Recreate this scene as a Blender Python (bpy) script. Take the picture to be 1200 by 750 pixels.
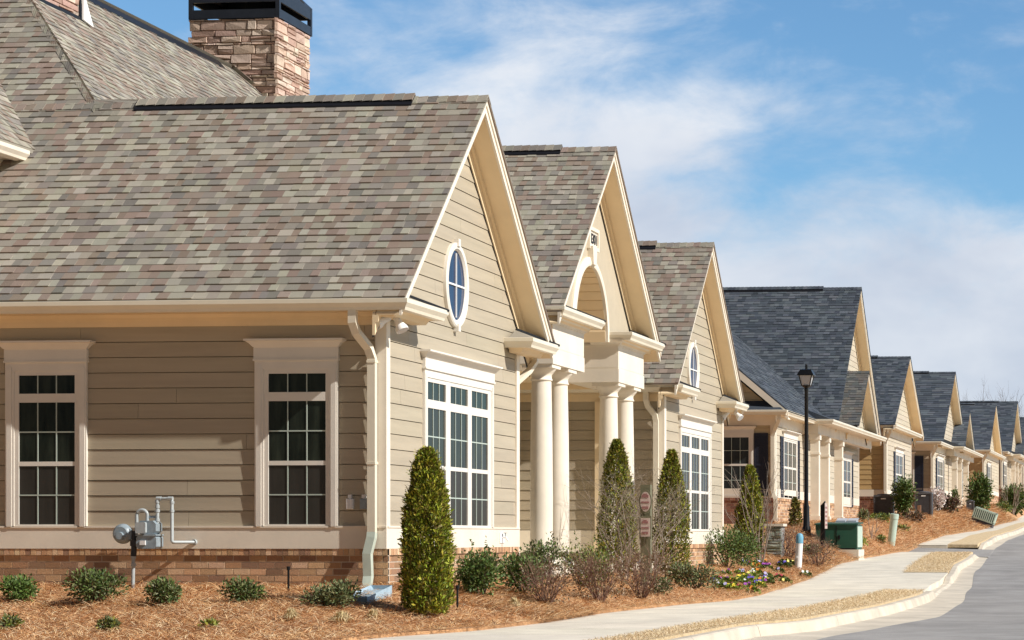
import bpy, math, random
from mathutils import Vector, Matrix
random.seed(7)
R = math.radians
sc = bpy.context.scene
for o in list(bpy.data.objects): bpy.data.objects.remove(o)

# ---------------------------------------------------------------- camera
F_PX, PX0, PY0 = 2517.5, 1132.0, 629.0
CAM = Vector((9.631, -25.708, 0.61)); TH = R(5.4006)
cam = bpy.data.cameras.new('camera'); camo = bpy.data.objects.new('camera', cam)
sc.collection.objects.link(camo); sc.camera = camo
camo.location = CAM; camo.rotation_euler = (R(90), 0, TH)
cam.sensor_width = 36; cam.sensor_fit = 'HORIZONTAL'; cam.lens = F_PX/1200*36
cam.shift_x = (600-PX0)/1200; cam.shift_y = (PY0-375)/1200
cam.clip_start = 0.3; cam.clip_end = 3000

# ---------------------------------------------------------------- light
SUN = Vector((5.2, -1.18, 4.2)).normalized()
EXPO = 0.18
sl = bpy.data.lights.new('sun', 'SUN'); sl.energy = 5.0; sl.angle = R(0.53); sl.color = (1, .96, .90)
so = bpy.data.objects.new('sun', sl); sc.collection.objects.link(so)
so.rotation_euler = SUN.to_track_quat('Z', 'Y').to_euler()
w = bpy.data.worlds.new('World'); sc.world = w; w.use_nodes = True
nt = w.node_tree; nt.nodes.clear()
def wn(t, **k):
    n = nt.nodes.new(t)
    for a, b in k.items(): setattr(n, a, b)
    return n
def wm(op, a, b=None, c=None):
    n = wn('ShaderNodeMath', operation=op)
    for i, v in enumerate((a, b, c)):
        if v is None: continue
        if isinstance(v, (int, float)): n.inputs[i].default_value = v
        else: nt.links.new(v, n.inputs[i])
    return n.outputs[0]
sky = wn('ShaderNodeTexSky', sky_type='NISHITA'); sky.sun_disc = False
sky.sun_elevation = math.asin(SUN.z); sky.sun_rotation = math.atan2(SUN.x, SUN.y)
sky.air_density = 1.0; sky.dust_density = 0.4; sky.ozone_density = 2.0
CLOUD_Z = 5.3
tc = wn('ShaderNodeTexCoord'); sep = wn('ShaderNodeSeparateXYZ'); nt.links.new(tc.outputs['Generated'], sep.inputs[0])
ay = wm('ADD', wm('ABSOLUTE', sep.outputs[1]), .08)
U_ = wm('DIVIDE', sep.outputs[0], ay); V_ = wm('DIVIDE', sep.outputs[2], ay)
cmb = wn('ShaderNodeCombineXYZ'); nt.links.new(U_, cmb.inputs[0]); nt.links.new(wm('MULTIPLY', V_, 1.9), cmb.inputs[1]); cmb.inputs[2].default_value = CLOUD_Z
def noise(scale, detail, rough, dist=0.0, off=0.0):
    n = wn('ShaderNodeTexNoise'); n.inputs['Scale'].default_value = scale; n.inputs['Detail'].default_value = detail
    n.inputs['Roughness'].default_value = rough; n.inputs['Distortion'].default_value = dist
    a = wn('ShaderNodeVectorMath', operation='ADD'); nt.links.new(cmb.outputs[0], a.inputs[0]); a.inputs[1].default_value = (off, off*.7, off*1.3)
    nt.links.new(a.outputs[0], n.inputs['Vector']); return n.outputs['Fac']
edge = wm('MINIMUM', wm('SUBTRACT', .166, wm('MULTIPLY', wm('ADD', U_, .07), .30)), .182)
bias = wm('MULTIPLY', wm('SUBTRACT', edge, V_), 4.6)
bias = wm('MINIMUM', wm('MAXIMUM', bias, -.085), .36)
m1 = wm('ADD', wm('ADD', noise(4.2, 7, .56, .25, 3.1), wm('MULTIPLY', wm('SUBTRACT', noise(15, 8, .62, .4, 8.2), .5), .42)), bias)
mr = wn('ShaderNodeMapRange', interpolation_type='SMOOTHSTEP'); nt.links.new(m1, mr.inputs['Value'])
mr.inputs['From Min'].default_value = .40; mr.inputs['From Max'].default_value = .70; mr.inputs['To Max'].default_value = .93
cc = wn('ShaderNodeValToRGB'); nt.links.new(wm('ADD', wm('MULTIPLY', noise(7, 5, .55, .2, 5.5), .8), wm('MULTIPLY', V_, 1.0)), cc.inputs[0])
cc.color_ramp.elements[0].position = .38; cc.color_ramp.elements[0].color = (.52, .58, .70, 1)
cc.color_ramp.elements[1].position = .68; cc.color_ramp.elements[1].color = (.84, .86, .90, 1)
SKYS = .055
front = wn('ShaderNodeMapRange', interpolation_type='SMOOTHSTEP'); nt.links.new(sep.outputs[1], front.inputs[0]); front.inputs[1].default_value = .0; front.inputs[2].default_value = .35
low = wn('ShaderNodeMapRange', interpolation_type='SMOOTHSTEP'); nt.links.new(sep.outputs[2], low.inputs[0]); low.inputs[1].default_value = .75; low.inputs[2].default_value = .35
maskc = wm('MULTIPLY', wm('MULTIPLY', mr.outputs[0], front.outputs[0]), low.outputs[0])
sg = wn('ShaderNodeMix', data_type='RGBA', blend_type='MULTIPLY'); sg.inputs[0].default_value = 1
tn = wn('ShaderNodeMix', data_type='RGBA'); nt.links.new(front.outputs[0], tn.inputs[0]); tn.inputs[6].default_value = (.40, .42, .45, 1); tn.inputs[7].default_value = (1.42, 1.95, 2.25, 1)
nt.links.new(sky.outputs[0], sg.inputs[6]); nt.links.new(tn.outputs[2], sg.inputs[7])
cs = wn('ShaderNodeVectorMath', operation='SCALE'); nt.links.new(cc.outputs[0], cs.inputs[0]); cs.inputs['Scale'].default_value = .92/SKYS
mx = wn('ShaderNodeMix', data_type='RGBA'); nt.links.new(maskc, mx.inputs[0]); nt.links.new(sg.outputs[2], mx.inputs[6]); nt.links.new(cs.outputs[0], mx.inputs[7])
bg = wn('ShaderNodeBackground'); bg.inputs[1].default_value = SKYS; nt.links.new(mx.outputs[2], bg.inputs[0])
wo = wn('ShaderNodeOutputWorld'); nt.links.new(bg.outputs[0], wo.inputs[0])
sc.view_settings.view_transform = 'Standard'; sc.view_settings.look = 'None'
sc.view_settings.exposure = EXPO; sc.view_settings.gamma = 1; sc.view_settings.use_curve_mapping = False
sc.render.engine = 'CYCLES'; sc.cycles.max_bounces = 6; sc.cycles.use_denoising = True

# ---------------------------------------------------------------- materials
MATS = {}
def mat(name, col, rough=.6, var=.0, vscale=8, bump=.0, bscale=60, tint=False, spec=.35, col2=None, metal=0, stretch=None):
    m = bpy.data.materials.new(name); m.use_nodes = True; n = m.node_tree.nodes; l = m.node_tree.links
    b = n['Principled BSDF']; b.inputs['Roughness'].default_value = rough; b.inputs['Specular IOR Level'].default_value = spec
    b.inputs['Metallic'].default_value = metal
    geo = n.new('ShaderNodeNewGeometry'); src = geo.outputs['Position']
    if stretch:
        mp = n.new('ShaderNodeMapping'); mp.inputs['Scale'].default_value = stretch; l.new(src, mp.inputs[0]); src = mp.outputs[0]
    nz = n.new('ShaderNodeTexNoise'); nz.inputs['Scale'].default_value = vscale; nz.inputs['Detail'].default_value = 6; nz.inputs['Roughness'].default_value = .62; l.new(src, nz.inputs['Vector'])
    mixc = n.new('ShaderNodeMix'); mixc.data_type = 'RGBA'
    mr = n.new('ShaderNodeMapRange'); l.new(nz.outputs['Fac'], mr.inputs[0]); mr.inputs[1].default_value = .3; mr.inputs[2].default_value = .7
    l.new(mr.outputs[0], mixc.inputs[0])
    a = col; c2 = col2 or tuple(min(1, c*(1+var)) for c in col); c1 = col if col2 else tuple(c*(1-var) for c in col)
    mixc.inputs[6].default_value = (*c1, 1); mixc.inputs[7].default_value = (*c2, 1)
    out = mixc.outputs[2]
    if tint:
        at = n.new('ShaderNodeAttribute'); at.attribute_name = 'tint'
        mm = n.new('ShaderNodeMix'); mm.data_type = 'RGBA'; mm.blend_type = 'MULTIPLY'; mm.inputs[0].default_value = 1
        l.new(out, mm.inputs[6]); l.new(at.outputs['Color'], mm.inputs[7]); out = mm.outputs[2]
    l.new(out, b.inputs['Base Color'])
    if bump:
        nb = n.new('ShaderNodeTexNoise'); nb.inputs['Scale'].default_value = bscale; nb.inputs['Detail'].default_value = 5; l.new(src, nb.inputs['Vector'])
        bp = n.new('ShaderNodeBump'); bp.inputs['Strength'].default_value = bump; bp.inputs['Distance'].default_value = .01
        l.new(nb.outputs['Fac'], bp.inputs['Height']); l.new(bp.outputs[0], b.inputs['Normal'])
    MATS[name] = m; return m
SIDING = mat('siding_paint', (.43, .367, .27), .62, .10, 1.3, .25, 40, tint=True, stretch=(.4, .4, 6))
TRIM = mat('cream_trim', (.80, .725, .605), .5, .08, 1.7, .08, 30)
TRIMW = mat('window_trim', (.76, .715, .64), .45, .05, 2, .05, 30)
SOFF = mat('soffit_paint', (.82, .65, .42), .55, .04, 3)
STUCCO = mat('gable_panel', (.50, .43, .32), .7, .04, 6, .2, 90)
GUTM = mat('gutter_enamel', (.78, .71, .57), .35, .06, 2, spec=.5)
BOOT = mat('green_enamel', (.50, .56, .48), .4, .08, 5)
WHITE = mat('white_plastic', (.80, .80, .79), .4, .03, 8)
SHING = mat('shingle', (1, 1, 1), .92, .16, 160, .5, 220, tint=True, spec=.2)
METAL_D = mat('dark_flashing', (.012, .012, .015), .45, .2, 6)
BRICK = mat('brick', (1, 1, 1), .9, .22, 45, .6, 120, tint=True, spec=.2)
MORTAR_T = (.66, .56, .44)
MORTAR = mat('mortar', (.42, .33, .25), .95, .15, 40, .4, 150, spec=.1)
STONE = mat('ledge_stone', (1, 1, 1), .9, .20, 14, .9, 35, tint=True, spec=.2)
BLACK = mat('black_steel', (.018, .022, .032), .4, .2, 4, metal=.0, spec=.5)
BLACKP = mat('black_paint', (.008, .008, .009), .35, .2, 4)
NAVY = mat('shutter_paint', (.022, .026, .045), .5, .1, 5)
GALV = mat('grey_pipe_paint', (.40, .44, .45), .4, .12, 18, spec=.5)
GALVD = mat('meter_grey', (.26, .32, .36), .4, .2, 14, spec=.5)
CONC = mat('concrete', (.68, .62, .51), .9, .16, 1.3, .4, 60, tint=True)
CURB = mat('curb_concrete', (.58, .51, .41), .9, .2, 1.5, .5, 50)
ASPH = mat('asphalt', (.31, .295, .28), .93, .22, .9, .9, 110)
GREENB = mat('green_enamel_box', (.02, .085, .055), .45, .12, 6)
PALEG = mat('pale_green_plastic', (.46, .56, .47), .5, .06, 6)
ACM = mat('grey_condenser', (.10, .10, .11), .5, .2, 12)
BARK = mat('bark', (.15, .11, .085), .9, .3, 20, .6, 50)
TWIG = mat('twig', (.27, .215, .17), .85, .25, 20)
TWIGR = mat('red_twig', (.20, .115, .085), .85, .3, 20)
LEAF = mat('leaf', (1, 1, 1), .55, .12, 30, tint=True, spec=.3)
STRAWM = mat('straw_needle', (1, 1, 1), .8, .12, 30, tint=True, spec=.2)
PETAL = mat('petal', (1, 1, 1), .7, .05, 30, tint=True)
SIGNG = mat('olive_paint', (.16, .15, .09), .6, .1, 8)
SIGNC = mat('sign_cream', (.55, .43, .38), .6, .1, 10)
SIGNR = mat('sign_red', (.30, .14, .13), .6, .1, 10)
BROWNW = mat('brown_wood', (.30, .16, .09), .8, .2, 10)
LENS = mat('frosted_lens', (.55, .56, .58), .25, .05, 5, spec=.5)
def glass(name, col, rough, col2=None):
    m = mat(name, col, rough, .3, 1.4, col2=col2, spec=.26, bump=.12, bscale=1.3, stretch=(4.5, 4.5, .8)); return m
GLASS = glass('window_glass', (.004, .005, .004), .03, (.035, .042, .03))  # paler upright streaks in the colour stand in for curtains and reflections
SCREEN = glass('screened_glass', (.030, .028, .024), .35, (.045, .042, .036))
OVALG = glass('oval_glass', (.02, .04, .10), .05)
BLINDG = glass('blind_glass', (.03, .035, .035), .1)
# mulch ground
m = mat('pine_straw_soil', (.34, .17, .075), .95, bump=1.0, bscale=60, vscale=3.5, col2=(.66, .38, .19)); MULCH = m
m = mat('dry_grass_soil', (.48, .36, .20), .95, bump=.8, bscale=90, vscale=12, col2=(.74, .58, .37)); DRY = m

# ---------------------------------------------------------------- mesh builder
ORG = {}
class MB:
    def __init__(s): s.v = []; s.f = []; s.t = []
    def add(s, vs, fs, tint=(1, 1, 1)):
        b = len(s.v); s.v.extend([tuple(v) for v in vs])
        for f in fs: s.f.append(tuple(b+i for i in f)); s.t.append(tint)
    def box(s, x0, x1, y0, y1, z0, z1, tint=(1, 1, 1)):
        s.add([(x0,y0,z0),(x1,y0,z0),(x1,y1,z0),(x0,y1,z0),(x0,y0,z1),(x1,y0,z1),(x1,y1,z1),(x0,y1,z1)],
              [(0,3,2,1),(4,5,6,7),(0,1,5,4),(1,2,6,5),(2,3,7,6),(3,0,4,7)], tint)
    def prism(s, pts, d, tint=(1, 1, 1)):
        d = Vector(d); n = len(pts); a = [Vector(p) for p in pts]
        s.add(a + [p+d for p in a], [tuple(range(n-1, -1, -1)), tuple(range(n, 2*n))] + [(i, (i+1) % n, n+(i+1) % n, n+i) for i in range(n)], tint)
    def tube(s, path, r, n=8, tint=(1, 1, 1), cap=True):
        path = [Vector(p) for p in path]; rs = r if isinstance(r, (list, tuple)) else [r]*len(path)
        up = Vector((.13, .21, .97)).normalized(); b = len(s.v)
        for i, p in enumerate(path):
            t = (path[min(i+1, len(path)-1)]-path[max(i-1, 0)])
            t = t.normalized() if t.length > 1e-9 else Vector((0, 0, 1))
            if abs(t.dot(up)) > .93: a = t.cross(Vector((1, .1, 0))).normalized()
            else: a = t.cross(up).normalized()
            c = t.cross(a)
            for k in range(n):
                q = p+(a*math.cos(2*math.pi*k/n)+c*math.sin(2*math.pi*k/n))*rs[i]; s.v.append(tuple(q))
        for i in range(len(path)-1):
            for k in range(n):
                k2 = (k+1) % n; s.f.append((b+i*n+k, b+i*n+k2, b+(i+1)*n+k2, b+(i+1)*n+k)); s.t.append(tint)
        if cap:
            e = b+(len(path)-1)*n
            s.f.append(tuple(b+n-1-k for k in range(n))); s.t.append(tint); s.f.append(tuple(e+k for k in range(n))); s.t.append(tint)
    def lathe(s, prof, c, n=28, tint=(1, 1, 1), axis='Z'):
        b = len(s.v); c = Vector(c)
        for r, z in prof:
            for k in range(n):
                a = 2*math.pi*k/n; x, y = r*math.cos(a), r*math.sin(a)
                q = {'Z': (x, y, z), 'Y': (x, z, y), 'X': (z, x, y)}[axis]; s.v.append(tuple(c+Vector(q)))
        m = len(prof)
        for i in range(m-1):
            for k in range(n):
                k2 = (k+1) % n; s.f.append((b+i*n+k, b+i*n+k2, b+(i+1)*n+k2, b+(i+1)*n+k)); s.t.append(tint)
        s.f.append(tuple(b+n-1-k for k in range(n))); s.t.append(tint)
        s.f.append(tuple(b+(m-1)*n+k for k in range(n))); s.t.append(tint)
    def sweep(s, path, z, prof, tint=(1, 1, 1)):
        """closed profile [(out, h)] swept along a plan polyline, mitred; out is to the right of travel"""
        P = [Vector((p[0], p[1])) for p in path]; n = len(P); b = len(s.v); k = len(prof)
        for i in range(n):
            d1 = (P[i]-P[i-1]).normalized() if i else (P[1]-P[0]).normalized()
            d2 = (P[i+1]-P[i]).normalized() if i < n-1 else d1
            n1 = Vector((d1.y, -d1.x)); n2 = Vector((d2.y, -d2.x)); mm = (n1+n2); mm = mm/max(mm.dot(n1), .2)
            for o_, h in prof:
                q = P[i]+mm*o_; s.v.append((q.x, q.y, z+h))
        for i in range(n-1):
            for j in range(k):
                j2 = (j+1) % k; s.f.append((b+i*k+j, b+(i+1)*k+j, b+(i+1)*k+j2, b+i*k+j2)); s.t.append(tint)
        s.f.append(tuple(b+j for j in range(k))); s.t.append(tint); s.f.append(tuple(b+(n-1)*k+j for j in range(k-1, -1, -1))); s.t.append(tint)
    def build(s, name, material, parent=None, smooth=False, origin=None):
        me = bpy.data.meshes.new(name); o = bpy.data.objects.new(name, me); sc.collection.objects.link(o)
        off = ORG.get(parent.name, Vector()) if parent else (Vector(origin) if origin else Vector())
        me.from_pydata([(v[0]-off.x, v[1]-off.y, v[2]-off.z) for v in s.v], [], s.f)
        at = me.attributes.new('tint', 'FLOAT_COLOR', 'FACE'); fl = []
        for t in s.t: fl.extend((t[0], t[1], t[2], 1))
        at.data.foreach_set('color', fl)
        if smooth:
            me.polygons.foreach_set('use_smooth', [True]*len(me.polygons))
            try: me.set_sharp_from_angle(angle=R(38))
            except Exception: pass
        me.materials.append(material); me.update()
        if parent: o.parent = parent; ORG[o.name] = off
        elif origin: o.location = off; ORG[o.name] = off
        return o
def tag(o, label=None, cat=None, group=None, kind=None):
    if label: o['label'] = label
    if cat: o['category'] = cat
    if group: o['group'] = group
    if kind: o['kind'] = kind
    return o
def thing(name, loc, label, cat, group=None):
    e = bpy.data.objects.new(name, None); sc.collection.objects.link(e); e.location = loc; e.empty_display_size = .1
    ORG[e.name] = Vector(loc); tag(e, label, cat, group); return e
def mul3(c, k): return tuple(x*k for x in c)
def mul(c, k): return tuple(x*k for x in c)
def jit(c, k=.12):
    f = 1+random.uniform(-k, k); return tuple(max(0, x*f*(1+random.uniform(-k, k)*.25)) for x in c)
def pick(pal): return jit(random.choice(pal), .12)
X, Y, Z = Vector((1, 0, 0)), Vector((0, 1, 0)), Vector((0, 0, 1))

def fbox(mb, O, U, N, u0, u1, z0, z1, n0, n1, tint=(1, 1, 1)):
    O, U, N = Vector(O), Vector(U), Vector(N); W = Z
    c = [O+U*u+W*z+N*n for n in (n0, n1) for z in (z0, z1) for u in (u0, u1)]
    mb.add(c, [(0,1,3,2),(4,6,7,5),(0,4,5,1),(2,3,7,6),(0,2,6,4),(1,5,7,3)], tint)

def lap(mb, O, U, V, N, rng, v0, v1, expo, tab=None, lift=.012, tints=((1, 1, 1),), rough=0.0):
    O, U, V, N = Vector(O), Vector(U), Vector(V), Vector(N)
    v = v0
    while v < v1-1e-4:
        t = min(v+expo, v1); (a0, b0), (a1, b1) = rng(v), rng(t-1e-5)
        if b0-a0 < .005 and b1-a1 < .005: v = t; continue
        s = min(a0, a1); gr = 0 if tab else .009
        if tab: s -= random.uniform(0, tab[1])
        e_ = max(b0, b1)
        if not tab: s -= random.uniform(0, 3.4)
        while s < e_:
            e = s+(random.uniform(*tab) if tab else 3.66)
            ee = e-(0 if tab else .004)
            A, B = min(max(s, a0), b0), min(max(ee, a0), b0); C, D = min(max(s, a1), b1), min(max(ee, a1), b1)
            s = e
            if B-A < .002 and D-C < .002: continue
            L = lift*(random.choice((1, 2.3)) if tab else 1); dv = random.uniform(-rough, rough)
            tp = .2*lift
            ti = pick(tints) if tab else jit(tints[0], .035); dv += gr; bk = .004 if tab else .045
            p = [O+U*A+V*(v+dv)+N*L, O+U*B+V*(v+dv)+N*L, O+U*D+V*t+N*tp, O+U*C+V*t+N*tp, O+U*A+V*(v+dv)-N*bk, O+U*B+V*(v+dv)-N*bk]
            mb.add(p, [(0, 1, 2, 3), (4, 5, 1, 0), (0, 3, 4), (1, 5, 2)], ti)
        v = t
PAL_TAN = [(.50,.465,.38), (.46,.425,.35), (.40,.365,.30), (.34,.31,.26), (.34,.255,.205), (.30,.225,.18), (.30,.27,.235), (.43,.40,.32), (.25,.23,.205), (.36,.28,.23)]
PAL_TAN = [tuple(.87*(c*.85+m*.15) for c, m in zip(t_, (.37, .335, .28))) for t_ in PAL_TAN]
PAL_STONE_K = 1.15
PAL_NAVY = [(.070,.084,.105), (.098,.114,.136), (.056,.068,.086), (.12,.136,.156), (.08,.095,.116)]
PAL_GREY = [(.10,.105,.11), (.13,.135,.135), (.08,.088,.095), (.115,.11,.105)]
PAL_BRICK = [(.45,.27,.15), (.38,.225,.125), (.50,.315,.18), (.31,.18,.105), (.52,.36,.23), (.26,.155,.10), (.42,.27,.165)]
PAL_BRICK = [mul3(c_, 1.35) for c_ in PAL_BRICK]
PAL_BRICKR = [(.30,.14,.095), (.24,.11,.08), (.36,.18,.12), (.20,.10,.075)]
PAL_STONE = [(.58,.42,.33), (.52,.38,.30), (.62,.48,.39), (.45,.31,.25), (.56,.45,.37), (.42,.28,.22), (.64,.50,.41)]

def bricks(mb, O, U, N, u0, u1, z0, z1, bl=.213, bh=.082, mort=.014, pal=PAL_BRICK, soldier=True):
    fbox(mb, O, U, N, u0, u1, z0, z1-.002, -.05, -.001, MORTAR_T)
    z = z1; k = 0
    if soldier:
        u = u0
        while u < u1:
            fbox(mb, O, U, N, u, min(u+.062, u1), z-.078, z, -.04, .026+random.uniform(-.002, .002), jit(mul(random.choice(pal), 1.1), .14)); u += .071
        fbox(mb, O, U, N, u0, u1, z-.076, z-.003, -.04, .020, MORTAR_T); z -= .088
    while z > z0:
        u = u0-(bl/2 if k % 2 else 0)
        while u < u1:
            a, b = max(u, u0), min(u+bl-mort, u1)
            if b-a > .01: fbox(mb, O, U, N, a, b, z-bh+mort, z, -.03, .004+random.uniform(-.0015, .002), pick(pal))
            u += bl
        z -= bh; k += 1

def stonework(mb, O, U, N, u0, u1, z0, z1, side=.0):
    z = z0
    while z < z1:
        h = random.choice((.07, .10, .13, .18, .05, .12)); h = min(h, z1-z); u = u0-side*random.random()
        while u < u1:
            l = random.uniform(.14, .5)*(1 if h > .07 else .8); e = min(u+l, u1)
            if u1-e < .08: e = u1
            if h > .1 and random.random() < .35:
                hm = h*random.uniform(.4, .6)
                for a, b in ((0, hm-.006), (hm, h-.008)): stoneblk(mb, O, U, N, u, e, z+a, z+b)
            else: stoneblk(mb, O, U, N, u, e, z, z+h-.008)
            u = e+.006
            if e >= u1: break
        z += h
def stoneblk(mb, O, U, N, u0, u1, z0, z1):
    O, U, N = Vector(O), Vector(U), Vector(N); d = random.uniform(.015, .035); b = .012; c = mul(pick(PAL_STONE), PAL_STONE_K)
    
    j = lambda k: random.uniform(-k, k)
    p = [O+U*u+Z*z-N*.03 for u, z in ((u0, z0), (u1, z0), (u1, z1), (u0, z1))]
    p += [O+U*(u+j(.004))+Z*(z+j(.005))+N*(d+j(.012)) for u, z in ((u0+b, z0+b*.6), (u1-b, z0+b*.6), (u1-b, z1-b*.6), (u0+b, z1-b*.6))]
    p.append(O+U*((u0+u1)/2+j(.03))+Z*((z0+z1)/2)+N*(d+j(.02)))
    mb.add(p, [(0,1,5,4),(1,2,6,5),(2,3,7,6),(3,0,4,7),(4,5,8),(5,6,8),(6,7,8),(7,4,8)], c)

def ridge_cap(mb, a, b, nl, nr, w=.15, step=.14, pal=PAL_TAN, lift=.012):
    """bent cap shingles from a to b; nl, nr: downslope directions of both faces"""
    a, b = Vector(a), Vector(b); d = (b-a); L = d.length; d.normalize(); n = int(L/step)+1
    nl, nr = Vector(nl).normalized(), Vector(nr).normalized()
    for i in range(n):
        s, e = i*step, min((i+1.25)*step, L)
        if e <= s: break
        c = pick(pal); zl = Vector((0, 0, lift+.016)); zh = Vector((0, 0, lift+.004))
        p0, p1 = a+d*s+zl, a+d*e+zh
        mb.add([p0, p1, p0+nl*w, p1+nl*w, p0+nr*w, p1+nr*w, p0-zl, p0+nl*w-zl*.8, p0+nr*w-zl*.8], [(0, 2, 3, 1), (0, 1, 5, 4), (0, 6, 7, 2), (0, 4, 8, 6)], c)

GUT = [(0, 0), (.085, 0), (.095, .035), (.13, .085), (.13, .135), (.118, .14), (.118, .125), (.01, .125), (0, .13)]
CROWN = [(0, 0), (.03, 0), (.045, .03), (.08, .06), (.085, .09), (0, .09)]

def rake_set(P, yc, hn, hf, zr, p, xr, xw, trim=TRIM, soff=SOFF, fascia=.19, sides=(1, 1)):
    """fascia, crown, soffit and wall frieze along both slopes of a gable that faces +X"""
    for sgn, h, on in ((-1, hn, sides[0]), (1, hf, sides[1])):
        if not on: continue
        def bar(mb, t0, t1, x0, x1, hh=h, h0=0.0):
            pts = [(x0, yc+sgn*h0, zr-p*h0-t0), (x0, yc+sgn*hh, zr-p*hh-t0), (x0, yc+sgn*hh, zr-p*hh-t1), (x0, yc+sgn*h0, zr-p*h0-t1)]
            mb.prism(pts, (x1-x0, 0, 0))
        mb = MB(); bar(mb, .03, .03+fascia, xr-.045, xr-.012); bar(mb, .03, .115, xr-.0125, xr+.006); mb.build('rake_board', trim, P)
        mb = MB(); bar(mb, .03+fascia-.03, .03+fascia-.005, xw+.045, xr-.0455); mb.build('soffit', soff, P)
        mb = MB(); bar(mb, .03+fascia-.028, .46, xw+.0, xw+.034); bar(mb, .03+fascia-.004, .30, xw+.0345, xw+.075); mb.build('frieze_board', soff, P)
        mb = MB(); bar(mb, .4605, .485, xw, xw+.018); mb.build('frieze_shadow_strip', METAL_D, P)  # dark strip set in as the shadow line along the frieze's lower edge

def slopes(P, yc, hn, hf, zr, p, xr, xb, pal, tab=(.09, .19), expo=.143, near=True, far=True, vent=None, name='roof'):
    q = math.sqrt(1+p*p); mb = MB(); L = xr-xb
    if near: lap(mb, (xr+.03, yc-hn, zr-p*hn), -X, Vector((0, 1, p))/q, Vector((0, -p, 1))/q, lambda v: (0, L), 0, hn*q, expo, tab, .008, pal, .002)
    if far: lap(mb, (xr+.03, yc+hf, zr-p*hf), -X, Vector((0, -1, p))/q, Vector((0, p, 1))/q, lambda v: (0, L), 0, hf*q, expo, tab, .008, pal, .002)
    mb.prism([(xr+.028, yc-hn, zr-p*hn-.006), (xr+.028, yc, zr-.008), (xr+.028, yc+hf, zr-p*hf-.006), (xr+.028, yc+hf, zr-p*hf-.028), (xr+.028, yc, zr-.032), (xr+.028, yc-hn, zr-p*hn-.028)], (-L, 0, 0), pal[-1])
    o = mb.build(name, SHING, P)
    mb = MB(); ridge_cap(mb, (xr+.03, yc, zr), (xb, yc, zr), (0, -1, -p), (0, 1, -p), pal=pal)
    mb.build('ridge_cap', SHING, o)
    if vent:
        mb = MB(); x0, x1 = vent
        mb.prism([(x0, yc-.15, zr-p*.15+.012), (x0, yc, zr+.03), (x0, yc+.15, zr-p*.15+.012), (x0, yc+.15, zr-p*.15+.035), (x0, yc, zr+.055), (x0, yc-.15, zr-p*.15+.035)], (x1-x0, 0, 0))
        v = mb.build('ridge_vent', METAL_D, o)
        mb = MB(); ridge_cap(mb, (x1, yc, zr+.045), (x0, yc, zr+.045), (0, -1, -p), (0, 1, -p), w=.16, pal=pal); mb.build('vent_cap', SHING, o)
    return o

def gable_wall(P, y0, y1, yc, zr, p, xw, z0, t=.44, tint=(1, 1, 1), expo=.19, name='wall', zmax=None, matr=None):
    mb = MB(); zt = zmax or (zr-t)
    def rng(v):
        z = z0+v; h = (zr-t-z)/p; a, b = max(y0, yc-h), min(y1, yc+h)
        return (a, b) if b > a else (yc, yc)
    lap(mb, (xw, 0, z0), Y, Z, X, rng, 0, zt-z0, expo, None, .013, (tint,))
    pts = [(xw-.05, y0, z0), (xw-.05, y1, z0)]
    hy = zr-t-p*(y1-yc); ly = zr-t-p*(yc-y0)
    if zmax: pts += [(xw-.05, y1, zmax), (xw-.05, y0, zmax)]
    else: pts += [(xw-.05, y1, hy), (xw-.05, yc, zr-t+.2), (xw-.05, y0, ly)]
    mb.prism(pts, (-.09, 0, 0), tint)
    return mb.build(name, matr or SIDING, P)

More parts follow.
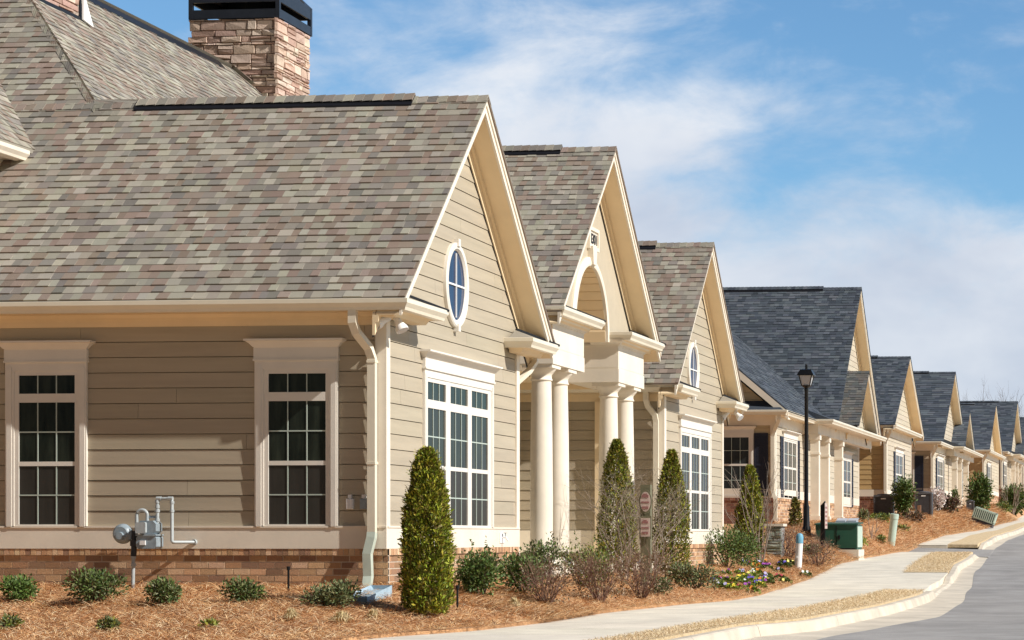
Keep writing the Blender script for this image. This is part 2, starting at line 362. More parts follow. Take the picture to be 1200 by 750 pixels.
def window(P, O, U, N, cols, zr, trim=None, cap=None, name='window', cas=.115, transom=True, tm=TRIMW, vm=2, shutters=False, label=None, gl=GLASS, gl2=SCREEN, zc=None):
    """cols: [(u0,u1)] glass columns; zr: dict of glass z ranges; trim: outer casing u0,u1,z0,z1 ; cap: (z0, z1, over)"""
    tu0, tu1, tz0, tz1 = trim
    mb = MB(); c = .045
    fbox(mb, O, U, N, tu0, tu0+cas, tz0, tz1, .0, c); fbox(mb, O, U, N, tu1-cas, tu1, tz0, tz1, .0, c)
    fbox(mb, O, U, N, tu0+cas, tu1-cas, zr['top']+.055, tz1, 0, c)
    fbox(mb, O, U, N, tu0+.02, tu0+cas-.03, tz0, zr['top']+.1, c, c+.008); fbox(mb, O, U, N, tu1-cas+.03, tu1-.02, tz0, zr['top']+.1, c, c+.008)
    w_ = mb.build(name, tm, P)
    if label: w_['label'] = label
    if cap:
        mb = MB(); z0, z1, ov = cap
        fbox(mb, O, U, N, tu0-.01, tu1+.01, tz1, z0, 0, .055); fbox(mb, O, U, N, tu0-.015, tu1+.015, tz1-.012, tz1+.012, 0, .066)
        O_, U_, N_ = Vector(O), Vector(U), Vector(N)
        h = z1-z0; s = [(.055, 0, 0), (.07, .02, .15), (.09, .05, .45), (.115, .085, .72), (.15, ov, .78), (.15, ov, 1.0)]
        for (n0, e0, f0), (n1, e1, f1) in zip(s[:-1], s[1:]):
            a0, b0, a1, b1 = tu0-e0, tu1+e0, tu0-e1, tu1+e1; za, zb = z0+h*f0, z0+h*f1
            q = [O_+U_*a0+Z*za, O_+U_*b0+Z*za, O_+U_*b0+Z*za+N_*n0, O_+U_*a0+Z*za+N_*n0, O_+U_*a1+Z*zb, O_+U_*b1+Z*zb, O_+U_*b1+Z*zb+N_*n1, O_+U_*a1+Z*zb+N_*n1]
            mb.add(q, [(3,2,6,7),(0,3,7,4),(2,1,5,6),(4,7,6,5),(0,1,2,3)])
        mb.build('window_head', tm, w_)
    g0, g1 = cols[0][0], cols[-1][1]
    fr = MB(); mu = MB(); up = MB(); lo = MB()
    zz = [(k, zr[k]) for k in ('transom', 'upper', 'lower') if k in zr]
    zb_ = zz[-1][1][0]
    fbox(fr, O, U, N, tu0+cas, g0, tz0, zr['top']+.055, .006, .034); fbox(fr, O, U, N, g1, tu1-cas, tz0, zr['top']+.055, .006, .034)
    for (a, b), (c2, d) in zip(cols[:-1], cols[1:]): fbox(fr, O, U, N, b, c2, tz0, zr['top']+.055, .006, .036)
    for a, b in cols:
        fbox(fr, O, U, N, a, b, zr['top'], zr['top']+.055, .006, .034); fbox(fr, O, U, N, a, b, tz0, zb_, .006, .034)
        for (k, (s0, s1)), (k2, (r0, r1)) in zip(zz[:-1], zz[1:]): fbox(fr, O, U, N, a, b, r1, s0, .006, .036 if k == 'transom' else .03)
        for k, (s0, s1) in zz:
            fbox(lo if k == 'lower' else up, O, U, N, a, b, s0, s1, .004, .018)
            for i in range(1, vm+1):
                u = a+(b-a)*i/(vm+1); fbox(mu, O, U, N, u-.0065, u+.0065, s0, s1, .0185, .026)
            if k != 'transom':
                zm = (s0+s1)/2
                fbox(mu, O, U, N, a, b, zm-.008, zm+.008, .019, .0265)
    fr.build('frame', TRIMW if tm is TRIMW else tm, w_); mu.build('glazing_bars', MUNT, w_); up.build('pane', gl, w_)
    if lo.f: lo.build('pane', gl2, w_)
    return w_
MUNT = mat('glazing_bar_paint', (.46, .53, .47), .5, .03, 6)

def shutter(P, O, U, N, u0, u1, z0, z1):
    mb = MB(); s = .045
    fbox(mb, O, U, N, u0, u0+s, z0, z1, .015, .05); fbox(mb, O, U, N, u1-s, u1, z0, z1, .015, .05)
    for a, b in ((z0, z0+s*1.5), ((z0+z1)/2-s/2, (z0+z1)/2+s/2), (z1-s*1.5, z1)): fbox(mb, O, U, N, u0+s, u1-s, a, b, .015, .05)
    z = z0+s*1.5
    while z < z1-s*1.5: fbox(mb, O, U, N, u0+s, u1-s, z, z+.03, .015, .038); z += .045
    fbox(mb, O, U, N, u0+s, u1-s, z0, z1, .014, .022)
    return mb.build('shutter', NAVY, P)

def duct(mb, path, w, d, side=(1, 0, 0)):
    """rectangular downspout swept along a 3-D path"""
    path = [Vector(p) for p in path]; S = Vector(side); b = len(mb.v)
    for i, p in enumerate(path):
        t = (path[min(i+1, len(path)-1)]-path[max(i-1, 0)]).normalized(); q = t.cross(S).normalized(); s2 = q.cross(t).normalized()
        for u, v in ((-1, -1), (1, -1), (1, 1), (-1, 1)): mb.v.append(tuple(p+s2*u*w/2+q*v*d/2))
    for i in range(len(path)-1):
        for k in range(4):
            k2 = (k+1) % 4; mb.f.append((b+i*4+k, b+i*4+k2, b+i*4+4+k2, b+i*4+4+k)); mb.t.append((1, 1, 1))
    e = b+4*(len(path)-1); mb.f.append((b+3, b+2, b+1, b)); mb.t.append((1, 1, 1)); mb.f.append((e, e+1, e+2, e+3)); mb.t.append((1, 1, 1))

# ---------------------------------------------------------------- terrain
def lerp_tab(t, y):
    if y <= t[0][0]: return t[0][1]
    for (a, va), (b, vb) in zip(t[:-1], t[1:]):
        if y <= b:
            k = (y-a)/(b-a); k2 = k*k*(3-2*k)*.5+k*.5; return va+(vb-va)*k2
    return t[-1][1]
ZS = [(-60,-.5), (-30,-.48), (-4,-.45), (10,-.42), (15,-.40), (20,-.35), (23.5,-.24), (27.5,-.05), (33.5,.05), (38,.15), (43,.45), (50,.67), (60,.82), (84,1.32), (120,2.2), (160,3.0), (300,5), (2500,5)]
ZH = [(-60,0), (22,0), (28,.6), (34,.97), (50,1.2), (56,1.42), (75,1.85), (100,2.5), (130,3.3), (170,4.2), (300,6), (2500,6)]
XB = [(-60,.5), (-14,.6), (-4,1.35), (-2,1.87), (0,2.0), (3,1.92), (6,2.15), (8.6,2.55), (11,2.5), (14.8,2.18), (20,1.77), (25,1.5), (33,1.4), (43,1.8), (60,1.75), (75,1.5), (120,.3), (300,-3), (2500,-3)]
XS = [(-60,3.4), (-14,3.6), (1.3,4.05), (5.2,4.33), (12,4.38), (16,4.3), (24,3.45), (38,2.68), (45,2.75), (60,2.5), (75,2.25), (120,1.2), (300,-2), (2500,-2)]
XC = [(-60,3.9), (-14,4.0), (-.3,4.45), (1.5,4.95), (7,5.2), (12,5.17), (20,4.7), (30,4.2), (38,3.82), (42,3.65), (75,2.9), (120,1.9), (300,-1.2), (2500,-1.2)]
XP = [(-60,4.9), (-14,5.0), (0,5.5), (2.5,5.8), (6.4,6.2), (12,5.97), (20,5.4), (27,4.9), (40,4.2), (75,3.4), (120,2.4), (300,-.6), (2500,-.6)]
def zs(y): return lerp_tab(ZS, y)
def xb(y): return lerp_tab(XB, y)
def xs(y): return lerp_tab(XS, y)
def xc(y): return lerp_tab(XC, y)
def xp(y): return lerp_tab(XP, y)
def bump(x, y): return .022*math.sin(x*2.3+y*1.1)*math.sin(y*1.9-x*.7)+.012*math.sin(5.1*x+1)*math.sin(4.3*y)
def H(x, y):
    zh = lerp_tab(ZH, y); zl = zs(y)+.035; e = xb(y)
    tx = max(0, (x+.05)/(e+.05)); ty = max(0, -y)/4.6
    t = min(1, math.sqrt(tx*tx+ty*ty)) if x > -.05 else min(1, ty)
    k = min(1, t*4)*min(1, max(0, (1-t)*3))
    return zh+(zl-zh)*t+bump(x, y)*k
def spot(px, py):
    a = (px-PX0)/F_PX; b = -(py-PY0)/F_PX; c, s = math.cos(TH), math.sin(TH)
    d = Vector((-s+a*c, c+a*s, b)); t = 8.0
    while t < 260:
        q = CAM+d*t
        if q.z < H(q.x, q.y): break
        t += .05
    return Vector((q.x, q.y, H(q.x, q.y))), F_PX/t
def depth_px(p): return F_PX/(-math.sin(TH)*(p[0]-CAM.x)+math.cos(TH)*(p[1]-CAM.y))

ys = [-400, -200, -100, -60, -40]+[-30+i*1.0 for i in range(20)]+[-10+i*.35 for i in range(150)]+[42.5+i*1.5 for i in range(60)]+[140, 160, 200, 260, 300, 400, 700, 1200, 2500]
mb = MB(); xfr = [-1500, -400, -120, -50, -30, -20, -14, -10, -8, -6, -5, -4, -3.5, -3, -2.5, -2, -1.5, -1, -.6, -.3, 0]
rows = []
for y in ys:
    e = xb(y)+.015; z0 = zs(y)
    row = [(x, y, H(x, y)) for x in xfr]+[(e*k/10, y, H(e*k/10, y)) for k in range(1, 11)]
    row += [(e+.02, y, z0-.3), (xp(y)+7.9, y, z0-.3), (xp(y)+7.92, y, z0+.02), (xp(y)+14, y, z0+.3), (60, y, z0+.6), (300, y, z0+1), (1500, y, z0+1)]
    rows.append(row)
nx = len(rows[0])
mb.v = [p for r in rows for p in r]
for i in range(len(rows)-1):
    for j in range(nx-1): mb.f.append((i*nx+j, i*nx+j+1, (i+1)*nx+j+1, (i+1)*nx+j)); mb.t.append((1, 1, 1))
g = mb.build('ground', MULCH, smooth=True); tag(g, 'pine straw covered bed and bare ground sloping to the sidewalk', 'ground', kind='structure')
g.data.materials.append(DRY)
for p in g.data.polygons:
    c = p.center
    if c.x > 8 or c.x < -16 or c.y < -12 or c.y > 170: p.material_index = 1
def ribbon(name, m, xa, xe, za, ze, y0, y1, label, drop=.12, kind='structure', step=None, breaks=()):
    mb = MB(); yy = [y for y in ys if y0 <= y <= y1]
    if y0 > yy[0]-1e-6: pass
    yy = [y0]+[y for y in yy if y > y0+.01 and y < y1-.01]+[y1]
    for a, b in zip(yy[:-1], yy[1:]):
        q = [(xa(a), a, za(a)), (xe(a), a, ze(a)), (xe(b), b, ze(b)), (xa(b), b, za(b))]
        mb.add(q, [(0, 1, 2, 3)]); lo = [(x, y, z-drop) for x, y, z in q]
        mb.add([q[0], q[3], lo[3], lo[0]], [(0, 1, 2, 3)]); mb.add([q[1], q[2], lo[2], lo[1]], [(0, 3, 2, 1)])
    for a, sg_ in ((y0, 1), (y1, -1)): mb.add([(xa(a), a, za(a)), (xe(a), a, ze(a)), (xe(a), a, ze(a)-drop), (xa(a), a, za(a)-drop)], [(0, 1, 2, 3)])
    o = mb.build(name, m); tag(o, label, name.split('_')[0], kind=kind); return o
# sidewalk slabs with joints, pavement widened to the kerb at the ramp
def sidewalk(y0, y1, xo):
    mb = MB(); y = y0
    while y < y1-.02:
        e = min(y+1.5, y1); n = 4; t = jit((1, 1, 1), .04)
        for k in range(n):
            a = y+.006+(e-y-.012)*k/n; b = y+.006+(e-y-.012)*(k+1)/n
            q = [(xb(a)+.02, a, zs(a)), (xo(a)-.003, a, zs(a)), (xo(b)-.003, b, zs(b)), (xb(b)+.02, b, zs(b))]
            mb.add(q+[(p[0], p[1], p[2]-.15) for p in q], [(0, 1, 2, 3), (0, 4, 5, 1), (1, 5, 6, 2), (2, 6, 7, 3), (3, 7, 4, 0)], t)
        q = [(xb(y)+.02, y, zs(y)-.012), (xo(y), y, zs(y)-.012), (xo(e), e, zs(e)-.012), (xb(e)+.02, e, zs(e)-.012)]
        mb.add(q, [(0, 1, 2, 3)], (.5, .45, .4))
        y = e
    return mb
CONC.node_tree  # concrete takes the slab tint too
mb = sidewalk(-30, 14.2, xs); mb2 = sidewalk(14.2, 24.0, xc); mb.add(mb2.v, mb2.f); mb3 = sidewalk(24.0, 38.2, xs); mb.add(mb3.v, mb3.f)
tag(mb.build('sidewalk', CONC), 'pale concrete sidewalk curving past the mulch beds', 'sidewalk', kind='structure')
tag(sidewalk(41.2, 200, xs).build('sidewalk', CONC), 'far stretch of pale sidewalk beyond the driveway gap', 'sidewalk', kind='structure')
ribbon('driveway', ASPH, lambda y: -1.0, lambda y: xp(y), lambda y: zs(y)+.0, lambda y: zs(y)-.15, 38.2, 41.2, 'narrow dark driveway crossing the sidewalk', .3)
for y0, y1, l in ((-30, 38.15, 'near concrete kerb along the road'), (41.25, 250, 'far concrete kerb beyond the driveway gap')):
    mb = MB(); y = y0
    while y < y1:
        e = min(y+3.0, y1); n = 4
        for k in range(n):
            a, b = y+.005+(e-y-.01)*k/n, y+.005+(e-y-.01)*(k+1)/n
            P_ = []
            for t in (a, b):
                z = zs(t)-.02; r = 1.0
                if 15.5 < t < 22: r = .25
                if 36.5 < t < 43: r = min(1, max(.15, (38.2-t)/1.6 if t < 40 else (t-41.2)/1.6))
                zc_ = z-.135*(1-r)
                P_.append([(xc(t)-.0, t, zc_-.01), (xc(t)+.02, t, zc_), (xc(t)+.13, t, zc_), (xc(t)+.155, t, zc_-.015), (xc(t)+.19, t, z-.135), (xp(t)-.02, t, z-.15), (xp(t), t, z-.157), (xp(t), t, z-.4), (xc(t), t, z-.4)])
            m_ = len(P_[0]); mb.add(P_[0]+P_[1], [(i, (i+1) % m_, m_+(i+1) % m_, m_+i) for i in range(m_)]+[tuple(range(m_)), tuple(range(2*m_-1, m_-1, -1))])
        y = e
    tag(mb.build('kerb', CURB), l, 'kerb', kind='structure')
ribbon('road', ASPH, lambda y: xp(y)-.01, lambda y: xp(y)+7.5, lambda y: zs(y)-.166, lambda y: zs(y)-.166, -400, 1200, 'weathered grey asphalt road curving away', .3)
strips = ((-30, 14.1, 'near strip of dormant tan grass beside the kerb'), (24.1, 38.1, 'middle strip of dormant tan grass beside the kerb'), (41.3, 200, 'far strip of dormant tan grass beyond the driveway'))

# blades of dormant grass and fallen pine needles
def blades(name, n, fn, tints, label, ln, wd, lay, cat, m=STRAWM):
    mb = MB()
    for _ in range(n):
        r = fn()
        if r is None: continue
        x, y, z, sc_ = r; a = random.uniform(0, 2*math.pi); L = random.uniform(*ln)*sc_; W = wd*sc_*random.uniform(.7, 1.3)
        el = random.uniform(*lay); d = Vector((math.cos(a)*math.cos(el), math.sin(a)*math.cos(el), math.sin(el)))
        s = Vector((-math.sin(a), math.cos(a), random.uniform(-.6, .6))).normalized()*W
        b = Vector((x, y, z+.004+random.uniform(0, .018))); mid = b+d*L*.5+Vector((0, 0, random.uniform(0, .02)*sc_)); e = b+d*L
        mb.add([b-s*.5, b+s*.5, mid+s*.5, e, mid-s*.5], [(0, 1, 2, 4), (4, 2, 3)], pick(tints))
    o = mb.build(name, m); tag(o, label, cat, kind='stuff'); return o
for y0, y1, l in strips:
    o = ribbon('grass_strip', DRY, lambda y: xs(y)+.01, lambda y: xc(y)-.01, lambda y: zs(y)+.012, lambda y: zs(y)+.005, y0, y1, l, .1)
    o['kind'] = 'stuff'; o['category'] = 'grass'
def gs():
    y = -9+46*random.random()**1.6
    if 14.1 < y < 24.1: return None
    a, b = xs(y), xc(y); sc_ = 1+max(0, y)*.015
    x = random.uniform(a-.03, b+.02); return (x, y, zs(y)+.005, sc_)
blades('grass_blades', 30000, gs, [(.78,.62,.40), (.84,.69,.46), (.72,.56,.35), (.66,.50,.30)], 'short tan dormant grass blades between sidewalk and kerb', (.03, .08), .005, (.0, .35), 'grass')
def ns():
    y = -8+100*random.random()**2.6
    sc_ = 1+max(0, y)*.03
    if y < 0: x = random.uniform(-9 if y < -.1 else 0, xb(y)+.12)
    else: x = random.uniform(-.1 if y < 30 else -1.4, xb(y)+.12)
    return (x, y, H(x, y), sc_)
blades('pine_straw', 150000, ns, [(.58,.29,.125), (.70,.40,.18), (.44,.20,.085), (.80,.52,.27), (.84,.63,.38), (.22,.11,.055)], 'reddish brown pine straw mulch scattered over the beds', (.07, .17), .0042, (-.05, .35), 'pine straw')

def nn_():
    y = random.uniform(-5.6, 2.5); x = random.uniform(-7.5 if y < -.1 else 0, xb(y)+.1)
    return (x, y, H(x, y)+.006, 1.0)
blades('pine_straw', 70000, nn_, [(.64,.32,.14), (.76,.44,.20), (.46,.21,.085), (.84,.57,.30), (.86,.67,.42), (.18,.085,.045)], 'thick reddish brown pine straw heaped in the nearest bed', (.10, .22), .0048, (-.05, .4), 'pine straw')

# ---------------------------------------------------------------- clubhouse
CH = thing('clubhouse', (-3, 8, 0), 'large tan clubhouse with three steep front gables and brown shingle roof, nearest building', 'building')
WT = (1, 1, 1)
# side wall facing the camera
mb = MB(); lap(mb, (-14.5, 0, .735), X, Z, -Y, lambda v: (0, 14.4), 0, 2.49, .1915, None, .011, (WT,)); mb.box(-14.5, -.06, .05, .15, 0, 3.5)
mb.build('wall', SIDING, CH)
mb = MB(); bricks(mb, (0, 0, 0), X, -Y, -14.5, .04, -.35, .46); bricks(mb, (0.006, 0, 0), Y, X, 0.0, 5.4, -.35, .46); mb.build('brick_base', BRICK, CH)
mb = MB(); mb.box(-14.5, .034, -.034, -.0, .462, .733); mb.box(-14.5, .036, -.045, 0, .722, .745)
mb.box(0, .034, 0, 5.4, .462, .733); mb.box(0, .045, 0, 5.4, .722, .745); mb.build('baseboard', TRIM, CH)
mb = MB(); mb.box(-.11, .032, -.032, 0, .745, 3.24); mb.box(0.0, .032, 0, .10, .745, 3.3); mb.build('corner_board', TRIM, CH)
mb = MB(); mb.box(0, .032, 5.28, 5.4, .745, 3.3); mb.box(-.12, .03, 5.4, 5.432, .0, 3.3); mb.build('corner_board', TRIM, CH)
mb = MB(); mb.box(-14.5, -.0, -.03, 0, 3.225, 3.375); mb.box(-14.5, 0, -.05, -.03, 3.30, 3.34); mb.sweep([(-14.5, -.03), (.0, -.03)], 3.335, [(0, 0), (.02, 0), (.05, .04), (0, .04)]); mb.build('frieze_board', SOFF, CH)
mb = MB(); mb.box(-14.5, .30, -.33, 0.02, 3.376, 3.40); mb.build('soffit', SOFF, CH)
# gable one wall
G1 = dict(yc=2.79, hn=3.21, hf=3.21, zr=6.6, p=.9605)
gable_wall(CH, 0, 5.4, G1['yc'], G1['zr'], G1['p'], 0, .735, expo=.1915)
rake_set(CH, G1['yc'], G1['hn'], G1['hf'], G1['zr'], G1['p'], .38, 0)
# near slope, one plane with the main roof
p1 = G1['p']; q1 = math.sqrt(1+p1*p1); eY = G1['yc']-G1['hn']; eZ = 6.6-p1*G1['hn']
def r_near(v):
    y = v/q1
    return (0, 15.0-y) if y <= G1['hn'] else (5.6+(y-G1['hn']), 15.0-y)
mb = MB(); lap(mb, (.41, eY, eZ), -X, Vector((0, 1, p1))/q1, Vector((0, -p1, 1))/q1, r_near, 0, (G1['hn']+3.1)*q1, .143, (.09, .19), .008, PAL_TAN, .0025)
mb.prism([(.408, eY, eZ-.008), (.408, G1['yc'], 6.592), (-5.2, G1['yc'], 6.592), (-14, G1['yc'], 6.592), (-14, eY, eZ-.008)], (0, 0, -.02), PAL_TAN[2])
mb.prism([(-5.2, G1['yc'], 6.592), (-8.3, G1['yc']+3.1, 6.592+3.1*p1), (-11.4, G1['yc'], 6.592)], (0, 0, -.02), PAL_TAN[2])
rf = mb.build('roof', SHING, CH)
slopes(CH, G1['yc'], .02, G1['hf'], 6.6, p1, .38, -6.5, PAL_TAN, near=False, vent=(-4.55, -.62))
# main hip roof, face towards the street
mb = MB(); s2 = math.sqrt(2)
lap(mb, (-2.1, 0, 6.6-3.1*p1), Y, Vector((-1, 0, p1))/q1, Vector((p1, 0, 1))/q1, lambda v: ((2.79 if v/q1 < 3.1 else -.31+v/q1), (17.2 if v/q1 < 3.1 else 20.3-v/q1)), 0, 6.2*q1, .143, (.09, .19), .008, PAL_TAN, .002)
mb.add([(-2.1, 2.84, 3.60), (-2.1, 17.2, 3.60), (-5.2, 17.2, 6.58), (-8.3, 14.1, 9.555), (-8.3, 5.97, 9.555), (-5.2, 2.84, 6.58)], [(0, 1, 2, 5), (5, 2, 3, 4)], PAL_TAN[2])
lap(mb, (-14.5, 20.3, 3.5), X, Vector((0, -1, 1))/s2, Vector((0, 1, 1))/s2, lambda v: (v/s2, 12.4-v/s2), 0, 6.2*s2, .3, (.3, .5), .009, PAL_TAN)
mb.add([(-14.5, -.37, 3.5), (-14.5, 20.3, 3.5), (-8.31, 14.1, 9.69), (-8.31, 5.83, 9.69)], [(0, 3, 2, 1)], PAL_TAN[2])
mainroof = mb.build('roof', SHING, CH)
mb = MB(); ridge_cap(mb, (-5.15, 2.75, 6.56), (-8.3, 5.90, 9.575), (.25, -1, -.985), (1, -.25, -1.0), w=.19, step=.075); ridge_cap(mb, (-8.3, 14.1, 9.58), (-5.2, 17.2, 6.6), (1, -.3, -1), (-.3, 1, -1), w=.16)
ridge_cap(mb, (-8.3, 5.85, 9.58), (-8.3, 14.1, 9.58), (1, 0, -1), (-1, 0, -1), w=.16); mb.build('hip_cap', SHING, mainroof)
mb = MB(); mb.prism([(-8.18, 6.3, 9.47), (-8.3, 6.3, 9.59), (-8.42, 6.3, 9.47), (-8.42, 6.3, 9.50), (-8.3, 6.3, 9.63), (-8.18, 6.3, 9.50)], (0, 7.2, 0)); mb.build('ridge_vent', METAL_D, mainroof)
# gutters of gable one
mb = MB(); mb.sweep([(-14.5, -.33), (.32, -.33), (.32, .92), (0, .92)], 3.365, GUT); mb.build('gutter', GUTM, CH)
mb = MB(); mb.sweep([(0, 4.85), (.32, 4.85), (.32, 5.93), (-2, 5.93)], 3.365, GUT); mb.build('gutter', GUTM, CH)
def eave_return(P, y0, y1, x0, x1, z, near_end, pal=PAL_TAN, hz=.29):
    """boxed return: soffit block with bed mould and a little hipped roof"""
    mb = MB(); mb.box(x0, x1-.13, y0+.13 if near_end else y0, y1-.13, z-.115, z-.02)
    mb.sweep([(x0, y0+.2), (x1-.25, y0+.2), (x1-.25, y1-.2), (x0, y1-.2)], z-.20, [(0, 0), (.02, 0), (.05, .05), (.11, .084), (0, .084)])
    mb.box(x0, x1-.25, y0+.2, y1-.2, z-.2, z-.116)
    r = mb.build('eave_return', SOFF, P)
    mb = MB(); a = .72; hz = hz if not near_end else .15
    ap = (x0+.02, y0+.20 if not near_end else y1-.9, z+hz)
    v = [(x0+.02, y0, z-.012), (x1, y0, z-.012), (x1, y1, z-.012), (x0+.02, y1, z-.012), ap, ap]
    mb.add(v[:5], [(0, 1, 4), (1, 2, 4), (2, 3, 4), (0, 3, 2, 1)], pal[2]); mb.build('return_roof', SHING, r)
    mb = MB(); mb.tube([(x1, y0 if not near_end else y1, z), (x0+.03, ap[1], z+hz+.012)], .024, 5)
    if not near_end: mb.tube([(x1, y0+.14, z), (x0+.03, ap[1]+.12, z+hz-.01)], .018, 5)
    mb.build('flashing', METAL_D, r)
eave_return(CH, -.46, 1.03, 0.04, .45, 3.50, True); eave_return(CH, 4.72, 6.04, 0.04, .45, 3.50, True)

# side windows
ZR = dict(top=2.63, transom=(2.40, 2.63), upper=(1.55, 2.29), lower=(.765, 1.495))
for dx in (0, -3.24):
    window(CH, (dx, 0, 0), X, -Y, [(-1.475, -.742)], ZR, (-1.648, -.585, .737, 2.80), (2.95, 3.055, .10))
window(CH, (0, 0, 0), Y, X, [(1.45, 2.15), (2.33, 3.05), (3.21, 3.93)], ZR, (1.31, 4.16, .737, 2.80), (2.93, 3.03, .09), cas=.10)
def oval(P, yc, zc, a, b, xw):
    n = 48; mb = MB(); N_ = []
    rings = [(a, b, 0), (a, b, .05), (a-.02, b-.02, .065), (a-.075, b-.08, .06), (a-.10, b-.105, .03), (a-.10, b-.105, .0)]
    for ra, rb, x in rings: mb.v += [(xw+x, yc+ra*math.cos(2*math.pi*k/n), zc+rb*math.sin(2*math.pi*k/n)) for k in range(n)]
    for i in range(len(rings)-1):
        for k in range(n): mb.f.append((i*n+k, i*n+(k+1) % n, (i+1)*n+(k+1) % n, (i+1)*n+k)); mb.t.append((1, 1, 1))
    for s in (1, -1):
        mb.box(xw, xw+.082, yc-.045, yc+.045, zc+s*b-.05, zc+s*b+.05)
    w_ = mb.build('oval_window', TRIMW, P, smooth=True)
    mb = MB(); mb.add([(xw+.02, yc+(a-.09)*math.cos(2*math.pi*k/n), zc+(b-.095)*math.sin(2*math.pi*k/n)) for k in range(n)], [tuple(range(n))]); mb.build('pane', OVALG, w_)
    mb = MB(); mb.box(xw+.022, xw+.04, yc-.010, yc+.010, zc-b+.14, zc+b-.14); mb.box(xw+.023, xw+.041, yc-a+.13, yc+a-.13, zc-.012, zc+.012); mb.build('glazing_bars', WHITE, w_)
oval(CH, 2.57, 4.01, .46, .575, 0)
# downspout by the near corner
mb = MB(); duct(mb, [(-.26, -.38, 3.37), (-.26, -.38, 3.22), (-.235, -.32, 3.10), (-.16, -.12, 2.93), (-.13, -.085, 2.80), (-.13, -.085, .66)], .10, .075)
for z in (2.75, 1.5): mb.box(-.185, -.075, -.13, -.03, z, z+.03)
d = mb.build('downspout', GUTM, CH)
mb = MB(); duct(mb, [(-.13, -.085, .66), (-.13, -.10, .60), (-.17, -.13, .40), (-.16, -.13, .12), (-.15, -.20, .0), (-.13, -.36, -.04)], .105, .08); mb.build('downspout_boot', BOOT, d)
# ---- gable three
G3 = dict(yc=17.45, hn=3.21, hf=3.21, zr=6.6, p=.9605)
gable_wall(CH, 14.65, 20.1, G3['yc'], 6.6, p1, 0, .735, expo=.1915); rake_set(CH, G3['yc'], G3['hn'], G3['hf'], 6.6, p1, .36, 0)
slopes(CH, G3['yc'], G3['hn'], G3['hf'], 6.6, p1, .36, -6.5, PAL_TAN, vent=(-4.5, -.8))
mb = MB(); mb.box(0, .034, 14.62, 20.1, .462, .733); mb.box(0, .045, 14.62, 20.1, .722, .745); mb.box(-3, .034, 14.616, 14.648, .30, .733); mb.build('baseboard', TRIM, CH)
mb = MB(); mb.box(-.11, .032, 14.618, 14.65, .745, 3.3); mb.box(0, .032, 14.65, 14.77, .745, 3.3); mb.build('corner_board', TRIM, CH)
mb = MB(); mb.box(0, .032, 19.98, 20.1, .745, 3.3); mb.build('corner_board', TRIM, CH)
mb = MB(); mb.sweep([(-6, 14.50), (.32, 14.50), (.32, 15.75), (0, 15.75)], 3.365, GUT); mb.build('gutter', GUTM, CH)
mb = MB(); mb.sweep([(0, 19.55), (.32, 19.55), (.32, 20.68), (-2, 20.68)], 3.365, GUT); mb.build('gutter', GUTM, CH)
eave_return(CH, 14.37, 15.86, .04, .45, 3.50, True); eave_return(CH, 19.42, 20.8, .04, .45, 3.50, True)
window(CH, (0, 14.62, 0), Y, X, [(1.45, 2.15), (2.33, 3.05), (3.21, 3.93)], ZR, (1.31, 4.16, .737, 2.80), (2.93, 3.03, .09), cas=.10)
oval(CH, 17.12, 3.99, .46, .56, 0)
mb = MB(); bricks(mb, (0.006, 0, 0), Y, X, 14.65, 20.1, -.35, .46); mb.build('brick_base', BRICK, CH)
mb = MB(); mb.box(-14.5, -.02, 20.0, 20.1, -.3, 3.5); mb.build('wall', SIDING, CH)
mb = MB(); duct(mb, [(-.30, 14.50, 3.37), (-.30, 14.50, 3.22), (-.27, 14.53, 3.10), (-.14, 14.56, 2.93), (-.12, 14.57, 2.8), (-.12, 14.57, .5)], .10, .075); mb.build('downspout', GUTM, CH)
# recessed wall behind the portico
mb = MB(); lap(mb, (-2.9, 14.65, .735), X, Z, -Y, lambda v: (0, 2.79), 0, 2.47, .1915, None, .013, (WT,)); mb.box(-2.9, -.11, 14.70, 14.8, 0, 3.5); mb.build('wall', SIDING, CH)
mb = MB(); lap(mb, (-2.9, 5.4, .735), Y, Z, X, lambda v: (0, 9.25), 0, 2.47, .1915, None, .013, (WT,)); mb.box(-3.05, -2.95, 5.4, 14.65, 0, 3.5); mb.build('wall', SIDING, CH)
mb = MB(); lap(mb, (-2.9, 5.4, .735), X, Z, Y, lambda v: (0, 2.79), 0, 2.47, .1915, None, .013, (WT,)); mb.build('wall', SIDING, CH)
mb = MB(); mb.box(-2.9, 0, 14.61, 14.649, 3.2, 3.45); mb.box(-2.9, 0, 14.57, 14.609, 3.33, 3.45); mb.build('frieze_board', SOFF, CH); mb = MB(); mb.box(-2.9, -.12, 5.401, 5.44, 3.2, 3.45); mb.build('frieze_board', SOFF, CH)
mb = MB(); mb.box(-1.31, -1.14, 14.55, 14.64, .3, 3.2); mb.box(-1.34, -1.11, 14.53, 14.64, .3, .5); mb.build('pilaster', SOFF, CH)
mb = MB(); mb.box(-3, -.96, 5.45, 14.6, 3.46, 3.5); mb.build('porch_ceiling', SOFF, CH)
mb = MB(); mb.box(-3, .12, 5.45, 14.6, -.4, .14); mb.build('porch_floor', CONC, CH)
# panelled door in the recess
mb = MB(); mb.box(-2.9, -2.84, 9.2, 11.3, .3, 2.55); mb.build('door', TRIMW, CH)
